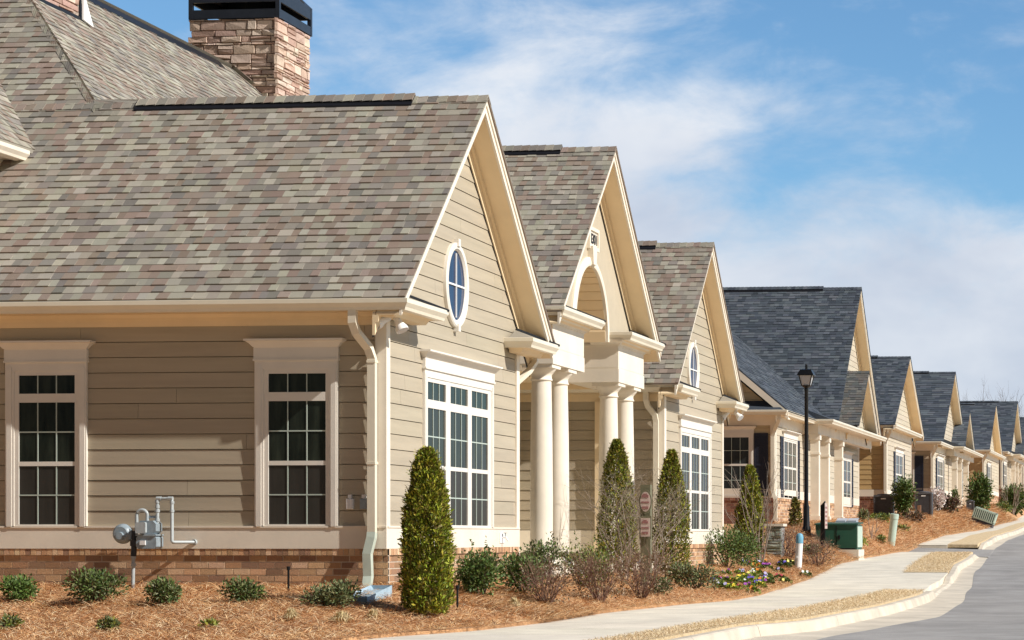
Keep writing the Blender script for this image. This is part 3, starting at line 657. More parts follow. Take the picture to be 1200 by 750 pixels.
# ---- portico gable
P2 = dict(yc=10.28, hn=3.3, hf=3.36, zr=7.26, p=.945)
slopes(CH, P2['yc'], P2['hn'], P2['hf'], P2['zr'], P2['p'], .20, -7.5, PAL_TAN, vent=(-5, -.72))
rake_set(CH, P2['yc'], P2['hn'], P2['hf'], P2['zr'], P2['p'], .20, -.2)
AC_, AZ, AA, AB = 10.13, 4.02, 1.02, 1.2
AA = 1.03
mb = MB(); n = 60; y0, y1 = 7.25, 13.3; xw = -.2
for i in range(n*2):
    a, b = y0+(y1-y0)*i/(2*n), y0+(y1-y0)*(i+1)/(2*n)
    def bot(y):
        u = (y-AC_)/AA; return AZ+AB*math.sqrt(max(0, 1-u*u)) if abs(u) < 1 else 4.07
    def top(y): return P2['zr']-.44-P2['p']*abs(y-P2['yc'])
    q = [(xw, a, bot(a)), (xw, b, bot(b)), (xw, b, max(top(b), bot(b))), (xw, a, max(top(a), bot(a)))]
    mb.add(q, [(0, 1, 2, 3)])
mb.build('gable_wall', STUCCO, CH)
# barrel vault of planks
mb = MB(); n = 20
for k in range(n+6):
    if k < n: t0, t1 = math.pi*k/n, math.pi*(k+1)/n; pt = lambda t, e: (AC_+(AA-e)*math.cos(t), AZ+(AB-e)*math.sin(t))
    else: break
    a, b = pt(t0, .0), pt(t1, .012); mb.prism([(-.2, a[0], a[1]), (-.2, b[0], b[1]), (-.2, b[0]-(b[0]-AC_)*-.02, b[1]+.04), (-.2, a[0]-(a[0]-AC_)*-.02, a[1]+.04)], (-2.6, 0, 0))
for s in (-1, 1):
    z = AZ+1
    while z < AZ: mb.box(-2.8, -.2, min(AC_+s*AA, AC_+s*(AA+.03)), max(AC_+s*AA, AC_+s*(AA+.03)), z, min(z+.13, AZ)); z += .14
mb.build('arch_vault', SOFF, CH)
mb = MB(); lap(mb, (-2.78, 9.0, 3.4), Y, Z, X, lambda v: (0, 2.3), 0, 1.95, .15, None, .012, (WT,)); mb.build('wall', SIDING, CH)
mb = MB(); n = 40; rg = [(AA, AB, 0), (AA, AB, .05), (AA+.03, AB+.03, .065), (AA+.12, AB+.12, .05), (AA+.15, AB+.15, .03), (AA+.15, AB+.15, 0)]
for ra, rb, x in rg: mb.v += [(xw+x, AC_+ra*math.cos(math.pi*k/n), AZ+rb*math.sin(math.pi*k/n)) for k in range(n+1)]
for i in range(len(rg)-1):
    for k in range(n): mb.f.append((i*(n+1)+k, i*(n+1)+k+1, (i+1)*(n+1)+k+1, (i+1)*(n+1)+k)); mb.t.append((1, 1, 1))
mb.prism([(xw, AC_-.09, AZ+AB+.02), (xw, AC_+.09, AZ+AB+.02), (xw, AC_+.14, AZ+AB+.33), (xw, AC_-.14, AZ+AB+.33)], (.10, 0, 0)); mb.build('arch_trim', TRIM, CH, smooth=True)
# entablature blocks, columns
for y0, y1 in ((7.26, 9.09), (11.31, 13.15)):
    mb = MB(); mb.box(-.95, 0, y0, y1, 3.33, 3.565); mb.box(-.93, -.012, y0+.012, y1-.012, 3.565, 3.585); mb.box(-.94, -.008, y0+.008, y1-.008, 3.585, 3.965)
    mb.box(-.95, .012, y0-.012, y1+.012, 3.965, 4.0); mb.box(-.945, 0, y0, y1, 4.0, 4.08)
    mb.sweep([(-.5, y0), (0, y0), (0, y1), (-.5, y1)], 3.99, CROWN); mb.build('entablature', TRIM, CH)
    for yk in (y0+.26 if y0 < 9 else y0+.30, y1-.64 if y0 < 9 else y1-.42):
        mb = MB(); r = .175
        mb.lathe([(r*1.0, .27), (r*1.02, 1.2), (r*.97, 2.2), (r*.88, 3.02), (r*.88, 3.08)], (-.26, yk, 0), 40)
        c = mb.build('column', TRIM, CH, smooth=True)
        mb = MB(); mb.lathe([(r*.90, 3.075), (r*.98, 3.08), (r*1.0, 3.095), (r*.92, 3.11), (r*.90, 3.14), (r*.92, 3.17), (r*1.05, 3.20), (r*1.22, 3.235), (r*1.30, 3.26), (r*1.3, 3.27)], (-.26, yk, 0), 40)
        mb.box(-.26-r*1.38, -.26+r*1.38, yk-r*1.38, yk+r*1.38, 3.27, 3.329); mb.build('capital', TRIM, c, smooth=True)
        mb = MB(); mb.box(-.26-r*1.4, -.26+r*1.4, yk-r*1.4, yk+r*1.4, .14, .19); mb.lathe([(r*1.35, .19), (r*1.38, .21), (r*1.2, .25), (r*1.02, .27)], (-.26, yk, 0), 40); mb.build('column_base', TRIM, c, smooth=True)
mb = MB(); mb.sweep([(-3, 7.10), (.14, 7.10), (.14, 9.27), (-.2, 9.27)], 4.065, GUT); mb.build('gutter', GUTM, CH)
mb = MB(); mb.sweep([(-.2, 11.33), (.14, 11.33), (.14, 13.53), (-3, 13.53)], 4.065, GUT); mb.build('gutter', GUTM, CH)
eave_return(CH, 6.97, 9.38, -.18, .27, 4.20, True); eave_return(CH, 11.2, 13.66, -.18, .27, 4.20, True)
mb = MB(); mb.box(-3, -.5, 7.3, 7.36, 3.33, 4.19); mb.box(-3, -.5, 13.1, 13.14, 3.33, 4.19); mb.box(-3.0, .14, 7.1, 7.4, 4.08, 4.1); mb.box(-3, .14, 13.1, 13.5, 4.08, 4.1); mb.build('soffit', SOFF, CH)
mb = MB(); duct(mb, [(.10, 5.98, 3.37), (.10, 5.98, 3.25), (.06, 5.8, 3.1), (-.05, 5.5, 2.9), (-.06, 5.48, 2.8), (-.06, 5.48, .4)], .08, .07); mb.build('downspout', GUTM, CH)
# dormer on the near slope
mb = MB(); dz, dX = 5.83, -5.62
def r_d(v):
    k = v/s2; return (0.0, (dz+k)-(eZ-p1*eY)/1.0 if False else ((dz+k-eZ)/p1+eY)-.1)
lap(mb, (dX, .1, dz), Y, Vector((-1, 0, 1))/s2, Vector((1, 0, 1))/s2, r_d, 0, 1.7*s2, .143, (.09, .19), .008, PAL_TAN, .002)
mb.prism([(dX, .1, dz-.005), (dX-1.7, .1, dz+1.695), (dX-3.4, .1, dz-.005), (dX-3.4, .1, dz-.06), (dX-1.7, .1, dz+1.64), (dX, .1, dz-.06)], (0, 1.9, 0), PAL_TAN[2])
dorm = mb.build('dormer', SHING, CH)
mb = MB(); mb.sweep([(dX-.12, .1), (dX-.12, 1.85)], dz-.17, GUT); mb.box(dX-.16, dX-.12, .1, 1.8, dz-.18, dz-.03); mb.box(dX-.34, dX-.16, .1, 1.8, dz-.16, dz-.13); mb.build('dormer_fascia', TRIM, dorm)
mb = MB(); mb.box(-8.6, dX-.34, .35, 3.2, 4.2, dz-.1); mb.build('dormer_wall', TRIM, dorm)
# chimneys
def chimney(P, x0, x1, y0, y1, z0, z1, shroud=True):
    mb = MB(); mb.box(x0+.02, x1-.02, y0+.02, y1-.02, z0, z1-.01, (.2, .15, .12))
    stonework(mb, (0, y0, 0), X, -Y, x0, x1, z0, z1, .1); stonework(mb, (x1, 0, 0), Y, X, y0-.02, y1, z0, z1, .1)
    stonework(mb, (x0, 0, 0), Y, -X, y0, y1, z0, z1); stonework(mb, (0, y1, 0), X, Y, x0, x1, z0, z1)
    c = mb.build('chimney', STONE, P)
    if shroud:
        mb = MB(); a = .05; X0, X1, Y0, Y1 = x0-a, x1+a, y0-a, y1+a
        for zz, h in ((z1, .17), (z1+.31, .24)):
            mb.box(X0, X1, Y0, Y0+.04, zz, zz+h); mb.box(X0, X1, Y1-.04, Y1, zz, zz+h); mb.box(X0, X0+.04, Y0+.04, Y1-.04, zz, zz+h); mb.box(X1-.04, X1, Y0+.04, Y1-.04, zz, zz+h)
        for x in (X0, X1-.07):
            for y in (Y0-.004, Y1-.066): mb.box(x-.004, x+.074, y, y+.07, z1-.01, z1+.55)
        cx, cy = (x0+x1)/2, (y0+y1)/2; t = z1+1.15; e = .28; b = z1+.55
        co = [(X0, Y0), (X1, Y0), (X1, Y1), (X0, Y1)]; ct = [(cx-e, cy-e), (cx+e, cy-e), (cx+e, cy+e), (cx-e, cy+e)]; mid = [(cx+(p[0]-cx)*.62, cy+(p[1]-cy)*.62) for p in co]
        mb.add([(*p, b) for p in co]+[(*p, b+.36) for p in mid]+[(*p, t) for p in ct], [(0,1,5,4),(1,2,6,5),(2,3,7,6),(3,0,4,7),(4,5,9,8),(5,6,10,9),(6,7,11,10),(7,4,8,11),(8,9,10,11)])
        for k in range(1, 4):
            for i in range(4):
                p, q = co[i], co[(i+1) % 4]; m1_, m2_ = mid[i], mid[(i+1) % 4]; f = k/4
                A = (p[0]+(q[0]-p[0])*f, p[1]+(q[1]-p[1])*f, b+.01); B = (m1_[0]+(m2_[0]-m1_[0])*f, m1_[1]+(m2_[1]-m1_[1])*f, b+.375); mb.tube([A, B], .018, 5)
        mb.build('chimney_shroud', BLACK, c)
        mb = MB(); mb.box(cx-.5, cx+.5, cy-.3, cy+.3, z1-.05, z1+.1); mb.build('flue', MORTAR, c)
    return c
chimney(CH, -9.27, -7.55, 14.45, 15.95, 5.5, 10.66)
chimney(CH, -8.75, -7.46, 5.1, 6.62, 7.2, 11.3, False)
mb = MB(); mb.prism([(-7.42, 6.60, 8.72), (-7.42, 6.72, 8.70), (-7.42, 6.63, 9.25)], (-.02, 0, 0)); mb.prism([(-7.40, 4.9, 8.72), (-7.40, 6.7, 8.72), (-7.40, 6.7, 8.78), (-7.40, 4.9, 8.78)], (-.02, 0, 0)); mb.build('chimney_flashing', METAL_D, CH)
mb = MB(); mb.prism([(-7.35, 6.60, 8.74), (-7.29, 6.80, 8.66), (-7.38, 6.66, 9.2)], (-.03, .0, 0)); mb.build('chimney_flashing', WHITE, CH)

# ---------------------------------------------------------------- things on the clubhouse
def text_mesh(name, s, size, M, material, parent, ex=.004, fit=None):
    c = bpy.data.curves.new(name, 'FONT'); c.body = s; c.size = size; c.align_x = 'CENTER'; c.align_y = 'CENTER'; c.extrude = ex; c.offset = size*.02
    o = bpy.data.objects.new(name, c); sc.collection.objects.link(o); dg = bpy.context.evaluated_depsgraph_get()
    me = bpy.data.meshes.new_from_object(o.evaluated_get(dg)); bpy.data.objects.remove(o); 
    if fit:
        xs_ = [v.co.x for v in me.vertices]; ys_ = [v.co.y for v in me.vertices]; w0, h0 = max(xs_)-min(xs_), max(ys_)-min(ys_)
        me.transform(Matrix.Diagonal((fit[0]/w0, fit[1]/h0, 1, 1)) @ Matrix.Translation((-(max(xs_)+min(xs_))/2, -(max(ys_)+min(ys_))/2, 0)))
    me.transform(M); me.materials.clear(); me.materials.append(material)
    q = bpy.data.objects.new(name, me); sc.collection.objects.link(q)
    if parent: q.parent = parent
    return q
FX = Matrix(((0, 0, 1, 0), (1, 0, 0, 0), (0, 1, 0, 0), (0, 0, 0, 1)))      # text plane facing +X, reading along +Y
pl = thing('address_plaque', (-.2, AC_, 5.72), 'small framed house number plaque in the middle gable above the arch', 'sign')
mb = MB(); y_, z_ = AC_+.14, 5.70
mb.box(-.2, -.145, y_-.31, y_+.31, z_-.19, z_-.13); mb.box(-.2, -.145, y_-.31, y_+.31, z_+.13, z_+.19); mb.box(-.2, -.145, y_-.31, y_-.25, z_-.13, z_+.13); mb.box(-.2, -.145, y_+.25, y_+.31, z_-.13, z_+.13)
mb.build('frame', TRIM, pl); mb = MB(); mb.box(-.2, -.172, y_-.25, y_+.25, z_-.13, z_+.13); mb.build('panel', TRIM, pl)
text_mesh('numbers', '4301', .25, Matrix.Translation((.032, .14, -.02)) @ FX, BLACKP, pl, fit=(.44, .18))

def flood(px, z, yy, xx, aim, label):
    t = thing('floodlight', (xx, yy, z), label, 'light', 'white floodlights under the clubhouse eaves')
    mb = MB(); mb.lathe([(.045, 0), (.045, -.02), (.015, -.022), (.015, -.07)], (xx, yy, z), 16); mb.build('mount', WHITE, t, smooth=True)
    d = Vector(aim).normalized(); b = Vector((xx, yy, z-.08)); q = d.to_track_quat('Z', 'Y').to_matrix()
    mb = MB(); prof = [(.03, -.04), (.04, -.02), (.045, .06), (.075, .13), (.08, .17), (.075, .172)]
    mb.lathe(prof, (0, 0, 0), 20); mb.v = [tuple(q @ Vector(v)+b) for v in mb.v]; mb.build('shade', WHITE, t, smooth=True)
    mb = MB(); mb.lathe([(.072, .168), (.072, .174)], (0, 0, 0), 20); mb.v = [tuple(q @ Vector(v)+b) for v in mb.v]; mb.build('lens', LENS, t)
flood(0, 3.372, -.10, .07, (-.6, -.7, -.45), 'white floodlight aimed left, under the nearest clubhouse corner')
flood(0, 3.372, -.05, .17, (.45, -.1, -.8), 'white floodlight aimed down to the right, under the nearest clubhouse corner')
flood(0, 3.372, 20.1, .12, (-.6, -.4, -.6), 'small floodlight aimed left, under the far eave of the third gable')
flood(0, 3.372, 20.2, .28, (.6, -.3, -.6), 'small floodlight aimed right, under the far eave of the third gable')
def wallbox(px, label, m_):
    t = thing('outlet_box', (px, 0, 1.0), label, 'outlet box')
    mb = MB(); fbox(mb, (px, 0, 0), X, -Y, -.045, .045, .95, 1.08, .0, .05); fbox(mb, (px, 0, 0), X, -Y, -.038, .038, .957, 1.073, .05, .058); mb.build('cover', m_, t)
    mb = MB(); mb.tube([(px, -.03, 1.08), (px, -.03, 1.12)], .018, 10); fbox(mb, (px, 0, 0), X, -Y, -.022, .022, 1.09, 1.13, 0, .05); mb.build('fitting', WHITE, t)
wallbox(-.43, 'pale grey outlet box on the tan side wall, nearer the window', WHITE)
wallbox(-.255, 'blue grey outlet box on the tan side wall, nearer the downspout', GALVD)
t = thing('hose_bib', (.034, 4.55, .6), 'small hose tap and handle on the baseboard of the first gable', 'tap')
mb = MB(); mb.tube([(.034, 4.55, .6), (.10, 4.55, .6), (.13, 4.55, .55)], .014, 8); mb.box(.03, .045, 4.45, 4.65, .52, .67); mb.build('spout', WHITE, t)
mb = MB(); mb.tube([(.09, 4.55, .61), (.09, 4.55, .66)], .006, 6); mb.lathe([(.03, .66), (.03, .67)], (.09, 4.55, 0), 10); mb.build('handle', GALVD, t)

# gas meter: pipes, regulator dome and meter body in front of the side wall
def sx(px): return (px-451)/93.6
gx = sx(180); yG = -.24
gm = thing('gas_meter', (gx, yG, .55), 'grey gas meter with looped pipes and round regulator on the side wall', 'gas meter')
def arc(c, r, a0, a1, n, y): return [(c[0]+r*math.cos(a0+(a1-a0)*k/n), y, c[1]+r*math.sin(a0+(a1-a0)*k/n)) for k in range(n+1)]
def zy(py, D=26.3): return .61+(PY0-py)*D/F_PX
xr_ = sx(161.5)
mb = MB(); mb.tube([(xr_-.03, yG, H(xr_, yG)-.1), (xr_-.02, yG, zy(650))], .022, 12)
for pyy in (664, 655): mb.tube([(xr_-.02, yG, zy(pyy)), (xr_-.02, yG, zy(pyy-4))], .032, 8)
mb.build('riser_pipe', GALV, gm, smooth=True)
mb = MB(); mb.tube([(xr_-.02, yG, zy(652)), (xr_-.0, yG, zy(622))], .035, 10); mb.box(xr_-.04, xr_+.03, yG-.05, yG+.03, zy(640), zy(633)); mb.build('valve', BLACK, gm, smooth=True)
zl = zy(604); x_a, x_b = sx(163.5), sx(176.5); rr = (x_b-x_a)/2
mb = MB(); mb.tube([(x_a, yG, zy(625)), (x_a, yG, zl)]+arc(((x_a+x_b)/2, zl), rr, math.pi, 0, 10, yG)+[(x_b, yG, zy(614))], .022, 12); mb.tube([(x_b, yG, zy(614)), (x_b, yG, zy(611))], .034, 10); mb.build('inlet_pipe', GALV, gm, smooth=True)
cx = sx(147); mb = MB(); mb.lathe([(.085, -.07), (.11, -.05), (.125, -.012), (.125, .012), (.11, .04), (.07, .07)], (cx, yG, zy(625.5)), 28, axis='Y'); mb.lathe([(.045, -.10), (.05, -.07), (.05, -.05)], (cx, yG, zy(628)), 16, axis='Y')
mb.tube([(cx+.10, yG, zy(625)), (x_a, yG, zy(625))], .03, 8); mb.tube([(sx(157), yG-.03, zy(620)), (sx(157), yG-.03, zy(632))], .02, 8); mb.build('regulator', GALVD, gm, smooth=True)
mb = MB(); a, b = sx(167.5), sx(191.5); z0, z1 = zy(643), zy(611)
def rb(mb, x0, x1, y0, y1, z0, z1, c=.025):
    pts = [(x0+c, z0), (x1-c, z0), (x1, z0+c), (x1, z1-c), (x1-c, z1), (x0+c, z1), (x0, z1-c), (x0, z0+c)]
    mb.prism([(p[0], y0, p[1]) for p in pts], (0, y1-y0, 0))
rb(mb, a, b, yG-.10, yG+.09, z0, (z0+z1)/2-.01); rb(mb, a-.004, b+.004, yG-.115, yG+.1, (z0+z1)/2-.012, (z0+z1)/2+.008, .006); rb(mb, a+.01, b-.01, yG-.09, yG+.08, (z0+z1)/2+.008, z1+.01, .04); mb.build('meter_body', GALVD, gm)
mb = MB(); rb(mb, a+.01, a+.14, yG-.145, yG-.10, (z0+z1)/2+.02, z1-.01, .012); mb.build('index_box', GALV, gm)
mb = MB(); mb.box(a+.055, a+.125, yG-.122, yG-.101, z0+.045, z0+.10); mb.build('badge', WHITE, gm)
x_c, x_d = sx(188.5), sx(206); zt = zy(585)
mb = MB(); mb.tube([(x_c, yG, z1-.02), (x_c, yG, zt-.02), (x_c+.01, yG, zt), (x_c+.03, yG, zt+.01), (x_d-.03, yG, zt+.01), (x_d-.01, yG, zt), (x_d, yG, zt-.02), (x_d, yG, zy(634)), (x_d+.01, yG+.005, zy(635.5)), (x_d+.03, yG+.02, zy(635.5)), (x_d+.20, -.03, zy(635.5))], .021, 12)
for zz in (zy(611), zy(600), zy(595), zy(589)): mb.tube([(x_c, yG, zz), (x_c, yG, zz+.035)], .03, 10)
for zz in (zy(600), zy(590)): mb.tube([(x_d, yG, zz), (x_d, yG, zz+.03)], .028, 10)
mb.tube([(x_c-.01, yG, zt+.01), (x_c+.05, yG, zt+.01)], .028, 8); mb.tube([(x_d-.05, yG, zt+.01), (x_d+.01, yG, zt+.01)], .028, 8); mb.tube([(x_d+.19, -.05, zy(635.5)), (x_d+.20, -.02, zy(635.5))], .035, 10)
mb.build('outlet_pipe', GALV, gm, smooth=True)
mb = MB(); mb.box(x_b-.01, x_c, yG-.01, yG+.02, zy(607), zy(604)); mb.build('bracket', GALVD, gm)

# splash block below the downspout
p, s_ = spot(430, 722); sb = thing('splash_block', (.22, -1.15, H(.22, -1.15)), 'pale blue concrete splash block below the corner downspout', 'splash block')
mb = MB(); cx = .22; y0, y1 = -1.55, -.75
zz0, zz1 = H(cx, y0)+.03, H(cx, y1)+.06
mb.add([(cx-.13, y0, zz0), (cx+.13, y0, zz0), (cx+.12, y1, zz1), (cx-.08, y1, zz1), (cx-.16, y0-.03, zz0+.03), (cx+.16, y0-.03, zz0+.03), (cx+.15, y1, zz1+.05), (cx-.11, y1, zz1+.05),
        (cx-.16, y0-.03, zz0-.1), (cx+.16, y0-.03, zz0-.1), (cx+.15, y1, zz1-.12), (cx-.11, y1, zz1-.12)], [(0,1,2,3),(0,3,7,4),(1,5,6,2),(2,6,7,3),(0,4,5,1),(4,8,9,5),(5,9,10,6),(4,7,11,8)])
mb.build('block', mat('blue_concrete', (.33, .44, .52), .8, .15, 8), sb)

# ---------------------------------------------------------------- cottages
def cottage(c):
    P = thing('cottage', (c['xw']-3, c['y0']+4, c['zg']), c['label'], 'house', 'pale cottages along the street')
    xw, zg, ze, y0, y1 = c['xw'], c['zg'], c['ze'], c['y0'], c['y1']; pal = c['pal']; zb = zg+c.get('bh', .75); tint = c.get('tint', (1.1, 1.08, 1.05)); sd = c.get('sidetint', (1.15, 1.0, .78))
    xo = c.get('eave', .45); depth = c.get('depth', 10)
    # side wall facing the camera, front wall
    mb = MB(); lap(mb, (xw-depth, y0, zb+.26), X, Z, -Y, lambda v: (0, depth-.1), 0, ze-.3-zb-.26, .19, None, .014, (sd,)); mb.box(xw-depth, xw-.1, y0+.05, y0+.15, zg-.4, ze-.05, sd); mb.build('wall', SIDING, P)
    mb = MB(); lap(mb, (xw, 0, zb+.26), Y, Z, X, lambda v: (y0, y1), 0, ze-.3-zb-.26, .19, None, .014, (tint,)); mb.box(xw-.15, xw-.05, y0+.06, y1, zg-.4, ze-.05, tint); mb.box(xw-depth, xw-.2, y1-.15, y1, zg-.4, ze-.05, tint); mb.build('wall', SIDING, P)
    mb = MB(); mb.box(xw-depth, xw+.03, y0-.03, y0, zb, zb+.26); mb.box(xw-.02, xw+.034, y0, y1, zb, zb+.26); mb.box(xw-.12, xw+.03, y0-.028, y0, zb+.26, ze-.25); mb.box(xw, xw+.028, y0, y0+.13, zb+.26, ze-.25); mb.box(xw, xw+.028, y1-.13, y1, zb+.26, ze-.25)
    mb.box(xw-depth, xw+.03, y0-.035, y0, ze-.40, ze-.12); mb.box(xw, xw+.034, y0, y1, ze-.40, ze-.12); mb.build('trim_boards', TRIM, P)
    mb = MB(); bricks(mb, (0, y0, 0), X, -Y, xw-depth, xw, zg-.4, zb, bl=.42 if c['y0'] > 70 else .213, pal=c.get('brick', PAL_BRICKR)); bricks(mb, (xw, 0, 0), Y, X, y0, y1, zg-.4, zb, bl=.42 if c['y0'] > 70 else .213, pal=PAL_BRICK); mb.build('brick_base', BRICK, P)
    mb = MB(); mb.box(xw-depth, xw+xo-.13, y0-.42, y0+.02, ze-.12, ze-.10); mb.box(xw-.1, xw+xo-.13, y0, y1, ze-.122, ze-.102); mb.build('soffit', SOFF, P)
    yp0, yp1, xpz = c.get('porch', (y1, y1, 0))
    mb = MB(); mb.sweep([(xw-depth, y0-.42), (xw+xo-.13, y0-.42), (xw+xo-.13, yp0 if yp1 > yp0 else y1+.35)]+([] if yp1 > yp0 else [(xw-2, y1+.35)]), ze-.13, GUT); mb.build('gutter', GUTM, P)
    # main gable
    for k, g_ in enumerate(c['gables']):
        yc, hh, zr, xr, xb_ = g_[:5]; p = (zr-(ze-.0 if len(g_) < 6 else g_[5]))/hh
        slopes(P, yc, hh, hh, zr, p, xr, xb_, pal if k == 0 or c['y0'] > 70 else c.get('pal2', pal), expo=.143 if y0 < 60 else .20, tab=(.13, .3) if y0 < 60 else (.3, .6), vent=(xr-8, xr-1.3) if k == 0 else None)
        xg = xr-.42; rake_set(P, yc, hh, hh, zr, p, xr, xg, fascia=.17)
        zb2 = (zr-p*hh)-.1; gable_wall(P, yc-hh+.3, yc+hh-.3, yc, zr, p, xg, zb2, tint=tint)
    if yp1 > yp0:
        xpo = xw+xo+xpz-.13
        mb = MB(); mb.sweep([(xw+xo-1.5, yp0), (xpo, yp0), (xpo, yp1), (xw-1, yp1)], ze-.13, GUT); mb.build('gutter', GUTM, P)
        mb = MB(); mb.box(xw, xpo, yp0+.02, yp1-.02, ze-.122, ze-.10); mb.box(xpo-.62, xpo-.38, yp0+.1, yp1-.3, ze-.42, ze-.123); mb.box(xw, xpo-.62, yp0+.1, yp0+.3, ze-.42, ze-.123); mb.build('porch_beam', TRIM, P)
        mb = MB(); mb.add([(xpo+.1, yp0-.1, ze-.01), (xpo+.1, yp1+.1, ze-.01), (xw-.9, yp1+.1, ze+.72), (xw-.9, yp0-.1, ze+.72), (xw-.9, yp0-.1, ze-.01), (xw-.9, yp1+.1, ze-.01)], [(0,1,2,3),(0,3,4),(1,5,2)], pal[0]); mb.build('porch_roof', SHING, P)
        for ypost in c['posts']:
            mb = MB(); xx = xpo-.5; w_ = .13
            mb.box(xx-w_, xx+w_, ypost-w_, ypost+w_, zg-.3, ze-.42); mb.box(xx-w_-.04, xx+w_+.04, ypost-w_-.04, ypost+w_+.04, zg-.3, zg+.28); mb.box(xx-w_-.035, xx+w_+.035, ypost-w_-.035, ypost+w_+.035, ze-.60, ze-.425); mb.box(xx-w_-.02, xx+w_+.02, ypost-w_-.02, ypost+w_+.02, ze-1.05, ze-.98); mb.build('porch_post', TRIM, P)
    if 'wing' in c:
        zr2, xr2 = c['wing']; ya, yb_ = y0-.35, c['gables'][0][0]; w2 = (xw+xo)-xr2; pz = (zr2-ze)/w2; q = math.sqrt(1+pz*pz)
        mb = MB(); lap(mb, (xw+xo, ya, ze), Y, Vector((-1, 0, pz))/q, Vector((pz, 0, 1))/q, lambda v: (0, yb_-ya), 0, w2*q, .143, (.15, .3), .008, pal)
        mb.prism([(xw+xo, ya, ze-.01), (xr2, ya, zr2-.01), (xr2-w2, ya, ze-.01), (xr2-w2, ya, ze-.04), (xr2, ya, zr2-.04), (xw+xo, ya, ze-.04)], (0, yb_-ya, 0), pal[0]); mb.build('roof', SHING, P)
        mb = MB()
        for s in (1, -1):
            e = (xr2+s*w2)
            mb.prism([(xr2, ya, zr2-.04), (e, ya, ze-.04), (e, ya, ze-.26), (xr2, ya, zr2-.26)], (0, .04, 0)); mb.prism([(xr2, ya+.04, zr2-.22), (e, ya+.04, ze-.22), (e, ya+.04, ze-.25), (xr2, ya+.04, zr2-.25)], (0, .3, 0))
        mb.build('rake_board', TRIM, P)
        mb = MB()
        lap(mb, (0, y0, ze-.05), X, Z, -Y, lambda v: (xr2-(zr2-.3-ze-v)/pz, xr2+(zr2-.3-ze-v)/pz), 0, zr2-ze-.3, .19, None, .014, (sd,)); mb.prism([(xw, y0+.05, ze-.05), (xr2, y0+.05, zr2-.25), (xr2-w2, y0+.05, ze-.05)], (0, .1, 0), sd); mb.build('gable_wall', SIDING, P)
        mb = MB(); mb.add([(xw-depth, y0-.5, ze-.0), (xw+xo-.1, y0-.5, ze-.0), (xw+xo-.5, y0, ze+.30), (xw-depth, y0, ze+.30)], [(0,1,2,3)], pal[2]); mb.build('pent_roof', SHING, P)
    for (side, u0, u1, z0, z1, nsh, ncol) in c['windows']:
        if side == 's': O, U, N = (0, y0, 0), X, -Y
        else: O, U, N = (xw, 0, 0), Y, X
        cs_ = .10; g0, g1 = u0+cs_+.04, u1-cs_-.04; n = ncol; gap = .07; wcol = (g1-g0-gap*(n-1))/n
        cols = [(g0+i*(wcol+gap), g0+i*(wcol+gap)+wcol) for i in range(n)]; zm = (z0+z1)/2
        w_ = window(P, O, U, N, cols, dict(top=z1-.12, upper=(zm+.03, z1-.12), lower=(z0+.06, zm-.03)), (u0, u1, z0, z1), (z1+.10, z1+.2, .07), cas=cs_, vm=1 if side == 'f' else 2, gl=BLINDG, gl2=BLINDG)
        if nsh & 1: shutter(P, O, U, N, u0-.42, u0-.02, z0, z1)
        if nsh & 2: shutter(P, O, U, N, u1+.02, u1+.42, z0, z1)
    mb = MB(); zz = ze-.12; duct(mb, [(xw+xo-.25, y0-.36, zz), (xw+xo-.25, y0-.36, zz-.12), (xw+.02, y0-.12, zz-.42), (xw-.04, y0-.08, zz-.6), (xw-.04, y0-.08, zb+.2), (xw+.05, y0-.14, zb-.05), (xw+.05, y0-.14, zg+.1)], .10, .08); mb.build('downspout', GUTM, P)
    return P
cottage(dict(label='pale cottage just beyond the clubhouse with dark blue grey roof and square porch posts', xw=-1.5, y0=34.4, y1=50.9, zg=.97, ze=4.17, pal=PAL_NAVY, pal2=PAL_GREY, tint=(1.22, 1.25, 1.3), sidetint=(1.2, 1.12, .95),
    gables=[(47.7, 5.3, 9.2, -.95, -16), (47.0, 2.4, 6.25, -.58, -3, 4.3)], porch=(38.9, 51.1, .55), posts=(39.2, 41.1, 43.9), wing=(7.8, -5.4),
    windows=[('s', -3.12, -2.1, 1.75, 3.55, 2, 1), ('f', 35.6, 37.9, 1.75, 3.50, 3, 3), ('f', 47.0, 48.9, 1.65, 3.35, 3, 2)]))
cottage(dict(label='small yellow sided cottage second beyond the clubhouse with one steep front gable', xw=-1.1, y0=55.6, y1=63.3, zg=1.45, ze=4.87, pal=PAL_NAVY, tint=(1.22, 1.25, 1.3), sidetint=(1.35, 1.08, .66),
    gables=[(59.9, 4.9, 7.83, -.72, -14)], windows=[('f', 58.0, 60.5, 2.2, 3.95, 3, 2)], bh=.7))
cottage(dict(label='grey sided cottage third beyond the clubhouse with dark roof and nested front gables', xw=-1.25, y0=73.2, y1=89.5, zg=1.85, ze=5.0, pal=PAL_NAVY, tint=(1.25, 1.25, 1.28), sidetint=(.98, .95, .9),
    gables=[(80.0, 5.9, 8.75, -.9, -16), (84.6, 3.0, 7.1, -.6, -4, 5.0)], porch=(78.5, 89.5, .5), posts=(80.0, 82.5, 86.0),
    windows=[('s', -3.05, -2.12, 2.7, 4.35, 2, 1), ('f', 74.6, 77.3, 2.7, 4.3, 3, 2), ('f', 87.0, 88.6, 2.7, 4.3, 3, 2)]))
cottage(dict(label='fourth cottage beyond the clubhouse with yellow side wall behind the holly tree', xw=-1.1, y0=99, y1=109.5, zg=2.4, ze=5.65, pal=PAL_NAVY, tint=(1.25, 1.25, 1.25), sidetint=(1.3, 1.05, .72),
    gables=[(104, 5.0, 8.66, -.8, -16)], windows=[('f', 101, 103.2, 3.3, 4.9, 3, 2)]))
